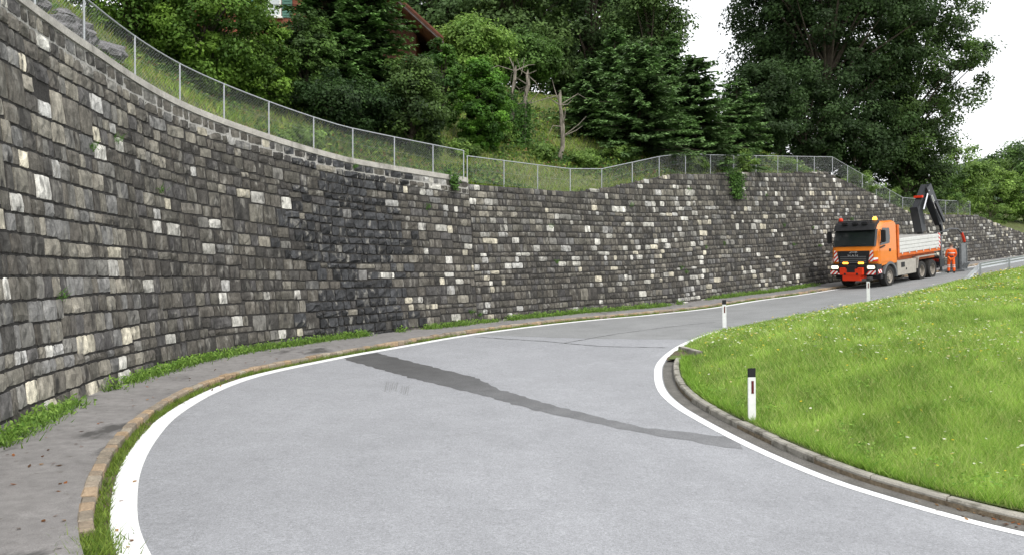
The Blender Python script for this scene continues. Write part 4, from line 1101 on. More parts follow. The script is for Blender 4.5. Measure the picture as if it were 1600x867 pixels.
tag(bpy.data.objects['wall_foot_leaves'], 'broad-leaved weeds in clumps along the foot of the stone walls', 'weeds', kind='stuff')
sl = np.arange(OUT.near((-3.3, 7.0))[0][0], OUT.near((16, 41.3))[0][0], .12)
dens = np.array([.5 + .5 * math.sin(s * 1.7) + .4 * math.sin(s * .6 + 2) for s in sl]); sl = sl[rng.random(len(sl)) < np.clip(dens + .35, .15, 1)]
tufts('gutter_grass', 'grass and moss growing between the white line and the granite kerb', OUT, sl, lambda s, r: np.clip(.20 + .05 * r.normal(size=len(s)), .12, .26), .0, .025, .10, 60, .09, .012, lin(84, 112, 40), lin(138, 160, 66), 17)
sl = OUT.near((-3.5, 7.25))[0][0] + np.linspace(-.45, .1, 8)
tufts('kerb_end_grass', 'ragged grass tuft around the end of the granite kerb', OUT, sl, lambda s, r: .29 + .11 * r.normal(size=len(s)), .03, .03, .13, 90, .12, .012, lin(84, 116, 40), lin(140, 160, 70), 18)
sl = np.arange(ik0, ik1, .1)
tufts('kerb_back_grass', 'grass leaning over the back of the inner kerb', INN, sl, lambda s, r: -.55 - .10 * np.abs(r.normal(size=len(s))), .08, .08, .22, 60, .1, .011, lin(96, 138, 40), lin(150, 186, 74), 19)
# weeds rooted in the wall's joints
P = []; rng = np.random.default_rng(33)
for k in range(26):
    s = 8 + 50 * rng.random(); b = float(basez(s)); t = float(topz(s)); z = b + (t - b) * rng.random() ** 1.5
    c = wall_pt(np.array([s]), np.array([z]), .05)[0]; P.append(c + rng.normal(size=(40, 3)) * np.array([.05, .05, .04]))
P = np.concatenate(P); n = len(P)
tag(blades('joint_weeds', P, .05 + .1 * rng.random(n), np.full(n, .02), .9 + .4 * rng.random(n), np.array(lin(90, 134, 50)) * (.7 + .6 * rng.random((n, 1)))), 'small weeds rooted in the joints of the stone walls', 'weeds', kind='stuff')
# fallen leaves
rng = np.random.default_rng(35); q = []
for _ in range(70):
    s = OUT.near((-3.2, 7))[0][0] + 16 * rng.random() ** 1.3; q.append(np.append(OUT.off(np.array([s]), np.array([.5 + 1.2 * rng.random()]))[0], .118))
for _ in range(14):
    s = OUT.near((-3.3, 7))[0][0] + 12 * rng.random() ** 1.6; q.append(np.append(OUT.off(np.array([s]), np.array([-.1 + .4 * rng.random()]))[0], .02))
for _ in range(90):
    s = INN.near((5.6, 8.9))[0][0] + rng.normal() * .7; q.append(np.append(INN.off(np.array([s]), np.array([-.42 + .12 * rng.normal()]))[0], .02))
q = np.array(q); P = np.concatenate([q[:, :2], (gz(q[:, :2]) + q[:, 2])[:, None]], 1); n = len(P)
fcol = np.array([lin(150, 96, 58), lin(120, 84, 56), lin(168, 128, 80), lin(92, 70, 52)])[rng.integers(4, size=n)]
leaf_quads('fallen_leaves', P, rng.normal(size=(n, 3)) * .25 + np.array([0, 0, 1.0]), .04 + .05 * rng.random(n), .04, fcol, 'leaf', None)
tag(bpy.data.objects['fallen_leaves'], 'brown fallen leaves scattered on the pavement and in the gutters', 'leaves', kind='stuff')

# ---------------------------------------------------------------- guide posts
M['plastic_white'] = mat('plastic_white', (0.72, 0.73, 0.72), rough=.5, noises=[(12, .9, 1.05, None)], tint=[((.35, .33, .28), 6, .62, .85, (1, 1, .4))])
M['black'] = mat('black_plastic', (0.015, 0.015, 0.017), rough=.5)
M['reflector'] = mat('reflector_red', (0.10, 0.012, 0.014), rough=.25, spec=.6)
def guide_post(label, u, Y, zbase, H=.92, turn=0.0):
    X = (u - 800) / F * Y
    root = tag(empty('guide_post', (X, Y, zbase), (math.radians(1.2), math.radians(-1.0), turn)), label, 'guide post', 'guide posts along the inside of the bend')
    prof = [(-.062, -.035), (.062, -.035), (.066, -.015), (.03, .05), (-.03, .05), (-.066, -.015)]
    slant = lambda p, z: (p[0], p[1], z - .25 * (p[1] + .035))
    b = MB(); n6 = 6
    V = [(p[0], p[1], -.1) for p in prof] + [slant(p, H - .15) for p in prof]
    b.add(V, [tuple(range(6))[::-1], tuple(range(6, 12))] + [(i, (i + 1) % 6, (i + 1) % 6 + 6, i + 6) for i in range(6)]); b.build('body', M['plastic_white'], root, bevel=.004)
    b = MB(); V = [slant((p[0] * 1.02, p[1] * 1.02), H - .149) for p in prof] + [slant((p[0] * 1.0, p[1] * 1.0), H) for p in prof]
    b.add(V, [tuple(range(6))[::-1], tuple(range(6, 12))] + [(i, (i + 1) % 6, (i + 1) % 6 + 6, i + 6) for i in range(6)]); b.build('cap', M['black'], root, bevel=.004)
    MB().box(-.012, .030, -.0405, -.0345, H - .42, H - .21).build('reflector', M['reflector'], root, bevel=.002)
gp = lambda u, Y: float(gz(np.array([(u - 800) / F * Y, Y])))
guide_post('nearest white guide post with black cap, beside the inner kerb', 1175, 13.05, gp(1175, 13.05) + .03, .96, .06)
guide_post('middle white guide post standing at the tip of the meadow', 1132, 25.9, gp(1132, 25.9) + .02, .88, -.1)
guide_post('farthest white guide post in front of the truck', 1357, 32.9, gp(1357, 32.9) + .05, .98, -.4)

# ---------------------------------------------------------------- crash barrier
def guard_rail():
    d = -.45; s0 = INN.near((21.9, 39.65))[0][0]
    q0 = INN.off(np.array([s0 + 1.6]), np.array([d]))[0]
    root = tag(empty('crash_barrier', (*q0, float(gz(q0)))), 'galvanised steel crash barrier with its end sloping to the ground, at the right edge', 'crash barrier'); WORLD_ROOTS.append(root)
    prof = [(-.04, .0), (-.04, .03), (.02, .07), (.02, .12), (-.04, .16), (.02, .20), (.02, .25), (-.04, .29), (-.04, .31)]
    ss = np.concatenate([np.linspace(s0, s0 + 2.2, 6), np.arange(s0 + 3, s0 + 34, 1.0)])
    hh = np.interp(ss, [s0, s0 + 2.2], [-.22, .43])
    G = []
    for a, z in prof: G.append(with_z(INN.off(ss, np.full(len(ss), d + a)), 0) + np.stack([0 * hh, 0 * hh, hh + z], 1))
    for a, z in prof[::-1]: G.append(with_z(INN.off(ss, np.full(len(ss), d + a - .006)), 0) + np.stack([0 * hh, 0 * hh, hh + z], 1))
    grid_obj('rail', np.stack(G, 1), M['galv'], root, smooth=False)
    for k in range(8):
        s = s0 + 2.0 + k * 4.0; q = INN.off(np.array([s]), np.array([d - .11]))[0]; z = float(gz(q)); _, t, nn = INN.at(s)
        t3 = np.array([*t, 0]); n3 = np.array([*nn, 0])
        b = MB(); c = np.array([*q, z + .2])
        b.obox(c, t3 * .05, n3 * .006, (0, 0, .52)).obox(c + t3 * .047 - n3 * .03, t3 * .005, n3 * .03, (0, 0, .52)).obox(c - t3 * .047 - n3 * .03, t3 * .005, n3 * .03, (0, 0, .52))
        b.build('post', M['galv'], root)
guard_rail()

# ---------------------------------------------------------------- lorry with crane
M['orange'] = mat('lorry_orange', (0.70, 0.195, 0.014), rough=.35, coat=.5, noises=[(3, .95, 1.05, None)])
M['orange_dull'] = mat('frame_orange', (0.62, 0.13, 0.015), rough=.55, noises=[(6, .8, 1.1, None)])
M['blackp'] = mat('dark_plastic', (0.018, 0.018, 0.02), rough=.55, noises=[(6, .8, 1.3, None)])
M['glass'] = mat('tinted_glass', (0.02, 0.025, 0.027), rough=.06, spec=.7)
M['tyre'] = mat('tyre_rubber', (0.028, 0.027, 0.026), rough=.9, noises=[(10, .8, 1.4, None)])
M['rim'] = mat('rim_steel', (0.32, 0.29, 0.25), rough=.6, metal=.2, noises=[(12, .7, 1.2, None)])
M['alu'] = mat('aluminium_board', (0.64, 0.64, 0.62), rough=.45, metal=.25, noises=[(4, .88, 1.05, None)])
M['box_beige'] = mat('side_box', (0.40, 0.375, 0.33), rough=.55, metal=.2, noises=[(4, .85, 1.1, None)])
M['mud_grey'] = mat('mudguard_grey', (0.13, 0.135, 0.14), rough=.6)
M['crane'] = mat('crane_black', (0.022, 0.024, 0.028), rough=.45, coat=.2)
M['chrome'] = mat('ram_chrome', (0.7, 0.7, 0.72), rough=.2, metal=.9)
M['red_paint'] = mat('red_paint', (0.70, 0.045, 0.012), rough=.45)
M['amber'] = mat('amber_lamp', (0.9, 0.35, 0.03), rough=.3, emit=(1, .42, .05), estr=2.2)
M['head'] = mat('headlight', (0.8, 0.8, 0.75), rough=.2, emit=(1, .86, .55), estr=1.1)
M['silver'] = mat('silver_letters', (0.55, 0.55, 0.56), rough=.35, metal=.6)
def hazard():
    m = mat('hazard_stripes', (.8, .8, .78), rough=.5); N = m.node_tree.nodes; L = m.node_tree.links
    tc = N.new('ShaderNodeTexCoord'); sx = N.new('ShaderNodeSeparateXYZ'); L.new(tc.outputs['Object'], sx.inputs[0])
    ad = N.new('ShaderNodeMath'); ad.operation = 'ADD'; L.new(sx.outputs['Y'], ad.inputs[0]); L.new(sx.outputs['Z'], ad.inputs[1])
    ad2 = N.new('ShaderNodeMath'); ad2.operation = 'ADD'; L.new(ad.outputs[0], ad2.inputs[0]); L.new(sx.outputs['X'], ad2.inputs[1])
    mu = N.new('ShaderNodeMath'); mu.operation = 'MULTIPLY'; mu.inputs[1].default_value = 4.4; L.new(ad2.outputs[0], mu.inputs[0])
    fr = N.new('ShaderNodeMath'); fr.operation = 'FRACT'; L.new(mu.outputs[0], fr.inputs[0])
    gt = N.new('ShaderNodeMath'); gt.operation = 'GREATER_THAN'; gt.inputs[1].default_value = .5; L.new(fr.outputs[0], gt.inputs[0])
    mx = N.new('ShaderNodeMix'); mx.data_type = 'RGBA'; mx.inputs['A'].default_value = (.78, .78, .76, 1); mx.inputs['B'].default_value = (.6, .03, .02, 1)
    L.new(gt.outputs[0], mx.inputs['Factor']); L.new(mx.outputs['Result'], N['Principled BSDF'].inputs['Base Color'])
    return m
M['hazard'] = hazard()

def lorry():
    ang = math.atan2(.64, .77); dirv = np.array([math.cos(ang), math.sin(ang)])
    fc = np.array([18.0, 41.9])
    za, zb = float(gz(fc + dirv * 1.45)), float(gz(fc + dirv * 6.1)); pitch = math.atan2(zb - za, 4.65)
    z0 = za - 1.45 * math.tan(pitch) + .005
    root = tag(empty('lorry', (fc[0], fc[1], z0), (0, -pitch, ang)), 'orange three-axle tipper lorry with silver dropsides, parked beside the wall', 'lorry')
    # cab: lofted from four outlines across the width
    prof = [(0.16, 1.15), (0.05, 1.35), (0.03, 1.95), (0.10, 2.18), (0.36, 3.12), (0.52, 3.36), (0.9, 3.46), (2.1, 3.48), (2.25, 3.36), (2.28, 1.2)]
    def ring(y, fx, tz_):
        out = []
        for x, z in prof: out.append((x + (fx if x < .6 else 0), y, z - (tz_ if z > 3.0 else 0)))
        return out
    V = ring(-1.24, .16, .10) + ring(-1.05, .02, .02) + ring(1.05, .02, .02) + ring(1.24, .16, .10); n = len(prof)
    Fc = [tuple(range(n)), tuple(range(4 * n - 1, 3 * n - 1, -1))]
    for r in range(3):
        for i in range(n): Fc.append((r * n + i, r * n + (i + 1) % n, (r + 1) * n + (i + 1) % n, (r + 1) * n + i))
    cab = MB().add(V, Fc).build('cab', M['orange'], root, bevel=.035, seg=2)
    # windscreen: wraps the corners
    def slab(pts, th, nm, m, par, bevel=.0):
        P = [np.array(p, float) for p in pts]; nn = np.cross(P[1] - P[0], P[-1] - P[0]); nn /= np.linalg.norm(nn)
        k = len(P); V = [p + nn * th for p in P] + [p - nn * th for p in P]
        return MB().add(V, [tuple(range(k)), tuple(range(2 * k - 1, k - 1, -1))] + [(i, i + k, (i + 1) % k + k, (i + 1) % k) for i in range(k)]).build(nm, m, par, bevel=bevel)
    slab([(.105, -1.06, 2.2), (.105, 1.06, 2.2), (.362, 1.04, 3.1), (.362, -1.04, 3.1)], .02, 'windscreen', M['glass'], cab)
    slab([(.10, 1.07, 2.2), (.25, 1.20, 2.22), (.49, 1.19, 3.02), (.355, 1.05, 3.1)], .02, 'windscreen_corner', M['glass'], cab)
    slab([(.10, -1.07, 2.2), (.18, -1.14, 2.21), (.43, -1.13, 3.06), (.355, -1.05, 3.1)], .02, 'windscreen_corner', M['glass'], cab)
    # wipers
    for y in (-.35, .45): MB().tube([(.07, y + .4, 2.24), (.10, y - .3, 2.33)], .012, 4).build('wiper', M['blackp'], cab)
    # sun visor, roof lamp bar
    MB().extr([(.10, 3.04), (.26, 3.36), (.62, 3.50), (.80, 3.47), (.40, 3.08)], 1, -1.08, 1.08).build('sun_visor', M['blackp'], cab, bevel=.01)
    for y in (-.55, -.05, .5): MB().box(.16, .36, y - .16, y + .16, 3.32, 3.47).build('roof_lamp', M['blackp'], cab, bevel=.03)
    MB().tube([(.40, -1.0, 3.52), (.40, 1.0, 3.52)], .025, 6).tube([(.40, -.8, 3.40), (.40, -.8, 3.52)], .015, 5).tube([(.40, .8, 3.40), (.40, .8, 3.52)], .015, 5).build('lamp_bar', M['blackp'], cab)
    # beacons
    def beacon(x, y, m, nm):
        MB().tube([(x, y, 3.46), (x, y, 3.53)], .12, 10).build('beacon_base', M['blackp'], cab)
        MB().tube([(x, y, 3.53), (x, y, 3.56), (x, y, 3.66), (x, y, 3.71)], [.10, .115, .105, .05], 12).build(nm, m, cab, smooth=True)
    beacon(.75, -.85, M['amber'], 'beacon'); beacon(.75, 1.0, M['red_paint'], 'marker_lamp')
    # side window, door, handle, mirrors
    for sy in (-1, 1):
        y = sy * 1.243
        P = [(.42, y, 2.22), (1.45, y, 2.30), (1.52, y, 2.55), (1.45, y, 3.08), (.70, y, 3.12)]
        if sy > 0: P = P[::-1]
        slab(P, .012, 'side_window', M['glass'], cab)
        dr = slab([(.36, y, 1.35), (1.62, y, 1.35), (1.62, y, 2.2), (.36, y, 2.14)], .012, 'door', M['orange'], cab)
        MB().box(1.36, 1.56, y - .03, y + .03, 1.85, 2.0).build('door_handle', M['blackp'], dr, bevel=.01)
        MB().tube([(.45, y, 3.02), (.36, sy * 1.46, 2.98)], .025, 6).tube([(.45, y, 2.35), (.36, sy * 1.46, 2.42)], .025, 6).build('mirror_arm', M['blackp'], cab)
        MB().box(.27, .42, sy * 1.46 - .12, sy * 1.46 + .12, 2.38, 3.02).build('mirror', M['blackp'], cab, bevel=.04)
        MB().obox((.62, y + sy * .03, 2.15), (.25, 0, .04), (0, .03, 0), (0, 0, .03)).build('grab_rail', M['blackp'], cab)
        # hazard panels beside the grille and on the corner
        slab([(.02, sy * .80, 1.42), (.02, sy * 1.05, 1.42), (.02, sy * 1.05, 2.0), (.02, sy * .92, 2.0)], .006, 'hazard_panel', M['hazard'], cab)
        slab([(.03, sy * 1.06, 1.42), (.17, sy * 1.235, 1.42), (.17, sy * 1.235, 1.62), (.03, sy * 1.06, 1.62)], .01, 'hazard_panel', M['hazard'], cab)
    # grille with slats, letters and emblem
    gr = slab([(.02, -.78, 1.30), (.02, .78, 1.30), (.02, .86, 1.98), (.02, -.86, 1.98)], .03, 'grille', M['blackp'], cab, bevel=.01)
    for k in range(4): MB().box(-.025, -.008, -.70, .70, 1.36 + k * .10, 1.40 + k * .10).build('slat', M['mud_grey'], gr)
    def bar(mb, y0, z0, y1, z1, w=.022):
        a = np.array([-.03, y0, z0]); b = np.array([-.03, y1, z1]); d = (b - a) / 2; l = np.linalg.norm(d); u_ = d / l
        mb.obox((a + b) / 2, d, np.cross(u_, np.array([1, 0, 0])) * w / 2, (.006, 0, 0))
    lt = MB(); zb_, zt_ = 1.68, 1.79
    # seen from the front the letters run from +y to -y
    def Ly(x): return .26 - x
    for x0, x1, a, b in ((.0, .0, 0, 1), (.0, .06, 1, .3), (.06, .12, .3, 1), (.12, .12, 0, 1), (.19, .255, 0, 1), (.255, .32, 1, 0), (.215, .295, .38, .38), (.39, .39, 0, 1), (.39, .51, 1, 0), (.51, .51, 0, 1)):
        bar(lt, Ly(x0), zb_ + (zt_ - zb_) * a, Ly(x1), zb_ + (zt_ - zb_) * b)
    lt.build('lettering', M['silver'], gr)
    em = MB()
    em.tube([(-.03, .20, 1.86), (-.035, .10, 1.93), (-.035, -.05, 1.91), (-.035, -.18, 1.94), (-.03, -.24, 1.90)], .012, 5).tube([(-.03, .12, 1.92), (-.03, .10, 1.85)], .009, 5).tube([(-.03, -.12, 1.92), (-.03, -.16, 1.85)], .009, 5)
    em.build('emblem', M['silver'], gr)
    for y in (-.42, .42): MB().box(-.05, .0, y - .15, y + .15, 1.30, 1.40).build('flasher', M['amber'], gr, bevel=.015)
    # bumper, headlights
    bp = MB().extr([(-.08, .72), (-.10, 1.25), (.05, 1.30), (.55, 1.30), (.55, .80), (.05, .68)], 1, -1.25, 1.25).build('bumper', M['blackp'], root, bevel=.04)
    for sy in (-1, 1):
        MB().box(-.13, -.06, sy * .98 - .2, sy * .98 + .2, 1.05, 1.22).build('headlight', M['head'], bp, bevel=.03)
        slab([(-.112, sy * .70, .76), (-.112, sy * 1.22, .76), (-.112, sy * 1.22, .98), (-.112, sy * .85, .94)], .006, 'hazard_panel', M['hazard'], bp)
        MB().box(.10, .50, sy * 1.255 - .006, sy * 1.255 + .006, .80, 1.0).build('hazard_panel', M['hazard'], bp)
    # front mounting plate
    pl = MB().box(-.30, -.12, -.62, .62, .75, 1.05).box(-.30, -.12, -.62, -.35, 1.05, 1.12).box(-.30, -.12, .35, .62, 1.05, 1.12).box(-.28, -.12, -.48, .48, .45, .749).box(-.12, .30, -.55, .55, .55, .71).build('mounting_plate', M['red_paint'], root, bevel=.01)
    for y in (-.33, .33): MB().tube([(-.31, y, .8), (-.295, y, .8)], .06, 10).build('coupling_hole', M['blackp'], pl)
    MB().box(-.305, -.11, -.22, .22, .88, 1.2).build('plate_recess', M['blackp'], pl)
    # chassis
    MB().box(.6, 7.7, -.42, -.30, .75, 1.05).box(.6, 7.7, .30, .42, .75, 1.05).box(1.0, 1.9, -.35, .35, .55, .95).box(4.8, 7.2, -.3, .3, .45, .8).build('chassis', M['blackp'], root)
    MB().box(.35, 2.3, -1.15, 1.15, 1.02, 1.21).build('cab_floor', M['blackp'], root)
    # wheels
    def wheel(x, y, dual=False, r=.54):
        sy = -1 if y < 0 else 1
        w = .36 if not dual else .6
        y_in, y_out = y - sy * w, y
        prof_ = [(r * .62, y_in), (r * .95, y_in), (r, y_in + sy * .05), (r, y_out - sy * .05), (r * .95, y_out - sy * .005), (r * .62, y_out)]
        n = 28; V = []; Fc = []
        for k in range(n):
            a = 2 * math.pi * k / n
            for (rr_, yy) in prof_: V.append((x + rr_ * math.cos(a), yy, r + rr_ * math.sin(a)))
        m6 = len(prof_)
        for k in range(n):
            for j in range(m6 - 1): Fc.append((k * m6 + j, k * m6 + j + 1, ((k + 1) % n) * m6 + j + 1, ((k + 1) % n) * m6 + j))
        wh = MB().add(V, Fc).build('wheel', M['tyre'], root, smooth=False)
        yi = y - sy * (.16 if dual else .04)
        pr = [(.62, y - sy * .015), (.56, y - sy * .03), (.50, yi - sy * .05), (.30, yi - sy * .02), (.28, yi + sy * .03), (.0, yi + sy * .03)]
        V = []; Fc = []
        for k in range(n):
            a = 2 * math.pi * k / n
            for (f, yy) in pr: V.append((x + r * f * math.cos(a), yy, r + r * f * math.sin(a)))
        for k in range(n):
            for j in range(5): Fc.append((k * 6 + j, k * 6 + j + 1, ((k + 1) % n) * 6 + j + 1, ((k + 1) % n) * 6 + j))
        rm = MB().add(V, Fc).build('rim', M['rim'], wh)
        for k in range(10):
            a = 2 * math.pi * k / 10
            MB().tube([(x + r * .38 * math.cos(a), yi - sy * .05, r + r * .38 * math.sin(a)), (x + r * .38 * math.cos(a), yi + sy * .02, r + r * .38 * math.sin(a))], .02, 5).build('wheel_nut', M['mud_grey'], wh)
    for sy in (-1, 1):
        wheel(1.45, sy * 1.22); wheel(5.32, sy * 1.22, True, .53); wheel(6.68, sy * 1.22, True, .53)
    # mudguards: front arches and rear white-edged ones
    def arch(x, sy, r0, r1, a0, a1, y0, y1, nm, m):
        P = []; n = 14
        for k in range(n + 1):
            a = math.radians(a0 + (a1 - a0) * k / n); P.append((x + r1 * math.cos(a), .54 + r1 * math.sin(a)))
        for k in range(n, -1, -1):
            a = math.radians(a0 + (a1 - a0) * k / n); P.append((x + r0 * math.cos(a), .54 + r0 * math.sin(a)))
        MB().extr(P, 1, sy * y0, sy * y1).build(nm, m, root)
    for sy in (-1, 1):
        arch(1.45, sy, .66, .78, -5, 165, .72, 1.27, 'mudguard', M['mud_grey'])
        MB().box(.42, .72, sy * 1.0 - .22, sy * 1.0 + .22, .50, 1.02).build('step', M['blackp'], root, bevel=.02)
        P = [(4.62, .72), (4.78, 1.28), (4.9, 1.36), (7.1, 1.36), (7.12, 1.30), (4.95, 1.30), (4.84, 1.24), (4.70, .72)]
        MB().extr(P, 1, sy * .62, sy * 1.25).build('rear_mudguard', M['box_beige'], root)
        bx = MB().box(2.30, 4.55, sy * 1.23, sy * .60, .50, 1.28).build('side_box', M['box_beige'], root, bevel=.02)
        MB().box(2.75, 3.15, sy * 1.235, sy * 1.25, .92, 1.18).build('box_recess', M['blackp'], bx)
        MB().tube([(3.35, sy * 1.232, .8), (3.35, sy * 1.245, .8)], .06, 10).build('filler_cap', M['blackp'], bx)
    # tipper body
    bd = MB().box(2.55, 7.75, -1.22, 1.22, 1.50, 1.66).box(2.6, 7.7, -.9, .9, 1.12, 1.50).build('tipper_frame', M['orange_dull'], root, bevel=.01)
    bh = MB().box(2.42, 2.50, -1.24, 1.24, 1.45, 3.18).box(2.36, 2.56, -1.26, -1.12, 1.45, 3.2).box(2.36, 2.56, 1.12, 1.26, 1.45, 3.2).box(2.38, 2.55, -1.12, 1.12, 3.08, 3.19).build('headboard', M['orange_dull'], root, bevel=.01)
    for sy in (-1, 1):
        for k in range(4):
            z0_ = 1.67 + k * .2
            MB().extr([(sy * 1.19, z0_ + .003), (sy * 1.235, z0_ + .02), (sy * 1.235, z0_ + .175), (sy * 1.19, z0_ + .197)], 0, 2.62, 7.55).build('dropside_board', M['alu'], root)
        for k in range(6): MB().box(2.85 + k * .86, 2.93 + k * .86, sy * 1.236, sy * 1.26, 1.60, 1.80).build('hinge', M['alu'], root)
        MB().box(7.56, 7.70, sy * 1.15, sy * 1.25, 1.66, 2.52).build('corner_post', M['hazard'], root)
    for k in range(4): MB().box(7.60, 7.66, -1.14, 1.14, 1.67 + k * .2, 1.865 + k * .2).build('tailboard_board', M['alu'], root)
    MB().box(2.62, 7.58, -1.17, 1.17, 1.665, 1.70).build('load_floor', M['alu'], root)
    # rear underrun and lights
    MB().box(7.55, 7.68, -1.15, 1.15, .5, .62).box(7.45, 7.58, -.5, -.4, .6, 1.12).box(7.45, 7.58, .4, .5, .6, 1.12).build('underrun_bar', M['blackp'], root)
    for sy in (-1, 1): MB().box(7.70, 7.76, sy * .95 - .18, sy * .95 + .18, .85, 1.0).build('tail_lamp', M['red_paint'], root)
    # crane at the rear end
    cr = MB().box(7.80, 8.35, -.5, .5, .85, 1.25).box(7.7, 8.3, -1.2, -.9, .55, 1.0).box(7.7, 8.3, .9, 1.2, .55, 1.0).box(7.85, 8.25, -1.1, 1.1, .95, 1.15).build('crane_base', M['crane'], root, bevel=.02)
    colm = MB().tube([(8.05, 0, 1.2), (8.05, 0, 3.2)], [.2, .17], 10).build('crane_column', M['crane'], root)
    def beam(pts, w0, w1, h0, h1, nm, m, par=None):
        a, b = map(np.array, pts); d = b - a; u_ = d / np.linalg.norm(d); y_ = np.array([0, 1.0, 0]); y_ = y_ - u_ * np.dot(y_, u_); y_ /= np.linalg.norm(y_); n_ = np.cross(u_, y_)
        V = []
        for c, w_, h_ in ((a, w0, h0), (b, w1, h1)):
            for i, j in ((-1, -1), (1, -1), (1, 1), (-1, 1)): V.append(c + y_ * i * w_ / 2 + n_ * j * h_ / 2)
        return MB().add(V, [(0, 1, 2, 3), (7, 6, 5, 4), (0, 4, 5, 1), (1, 5, 6, 2), (2, 6, 7, 3), (3, 7, 4, 0)]).build(nm, m, par or root, bevel=.02)
    T_ = (8.55, -.15, 5.25); K_ = (7.75, .1, 3.5)
    beam([(8.05, 0, 2.6), (7.78, .1, 4.1)], .46, .46, .58, .66, 'crane_post_head', M['crane'], colm)
    mb_ = beam([(7.80, .1, 3.75), T_], .36, .32, .62, .48, 'main_boom', M['crane'])
    MB().tube([(8.0, -.25, 3.9), (8.5, -.35, 5.0)], .05, 8).build('ram', M['chrome'], mb_)
    MB().box(7.80, 8.0, -.26, .22, 4.58, 4.72).build('boom_marking', M['red_paint'], mb_, bevel=.02)
    jb = beam([T_, (9.55, -.5, 3.05)], .42, .30, .66, .78, 'jib', M['crane'])
    beam([(8.75, -.62, 4.3), (9.5, -.78, 3.1)], .12, .10, .3, .24, 'jib_extension', M['crane'], jb)
    beam([(9.45, -.5, 3.35), (9.68, -.55, 2.55)], .18, .14, .3, .2, 'jib_tip', M['crane'], jb)
    MB().tube([(8.62, -.45, 4.7), (8.95, -.55, 3.9)], .06, 8).build('ram', M['chrome'], jb)
    MB().tube([(9.68, -.55, 2.6), (9.68, -.55, 2.35)], .07, 8).build('rotator', M['crane'], jb)
    # hoses from the jib tip to the tool
    MB().tube([(8.2, -.2, 2.25), (8.9, -.5, 2.45), (9.7, -.6, 2.5), (11.0, -.5, 2.62), (12.3, -.4, 2.55), (13.3, -.3, 2.2), (13.9, -.2, 1.6), (14.1, -.15, 1.1)], .05, 7).build('hose', M['crane'], jb, smooth=True)
    MB().tube([(13.2, -.31, 2.24), (13.55, -.26, 1.97), (13.8, -.22, 1.7)], .085, 8).build('hose_sleeve', M['red_paint'], jb)
    # uprights by the tail
    MB().box(8.3, 8.42, -1.05, -.93, .35, 2.3).box(8.28, 8.5, -1.1, -.88, .28, .36).build('stabiliser_leg', M['mud_grey'], root)
    MB().box(8.28, 8.40, .93, 1.05, .35, 1.9).box(8.26, 8.48, .88, 1.1, .28, .36).build('stabiliser_leg', M['mud_grey'], root)
    return root, fc, dirv
lor, fc, dirv = lorry()
nrm2 = np.array([-dirv[1], dirv[0]])

# grey steel machine standing on the road behind the lorry
def machine():
    q = fc + dirv * 13.4 + nrm2 * .1; z = float(gz(q)); ang = math.atan2(dirv[1], dirv[0])
    root = tag(empty('steel_work_frame', (q[0], q[1], z), (0, -.06, ang)), 'grey steel frame with upright plates, standing on the road behind the lorry', 'work equipment')
    g = mat('machine_grey', (0.16, 0.17, 0.175), rough=.6, noises=[(5, .75, 1.2, None)])
    MB().box(-.75, .75, -.7, .7, .02, .14).build('base_plate', g, root, bevel=.01)
    MB().box(-.45, .45, -.40, -.30, .14, 1.75).build('upright_plate', g, root, bevel=.01)
    MB().box(-.30, .30, -.20, .45, .14, 1.45).build('housing', g, root, bevel=.03)
    for x in (-.44, .40): MB().box(x, x + .06, -.44, -.405, .14, 1.75).build('stiffener', g, root)
    MB().obox((.0, -.52, .4), (.42, 0, 0), (0, .10, -.16), (0, .012, .01)).build('gusset', g, root)
machine()

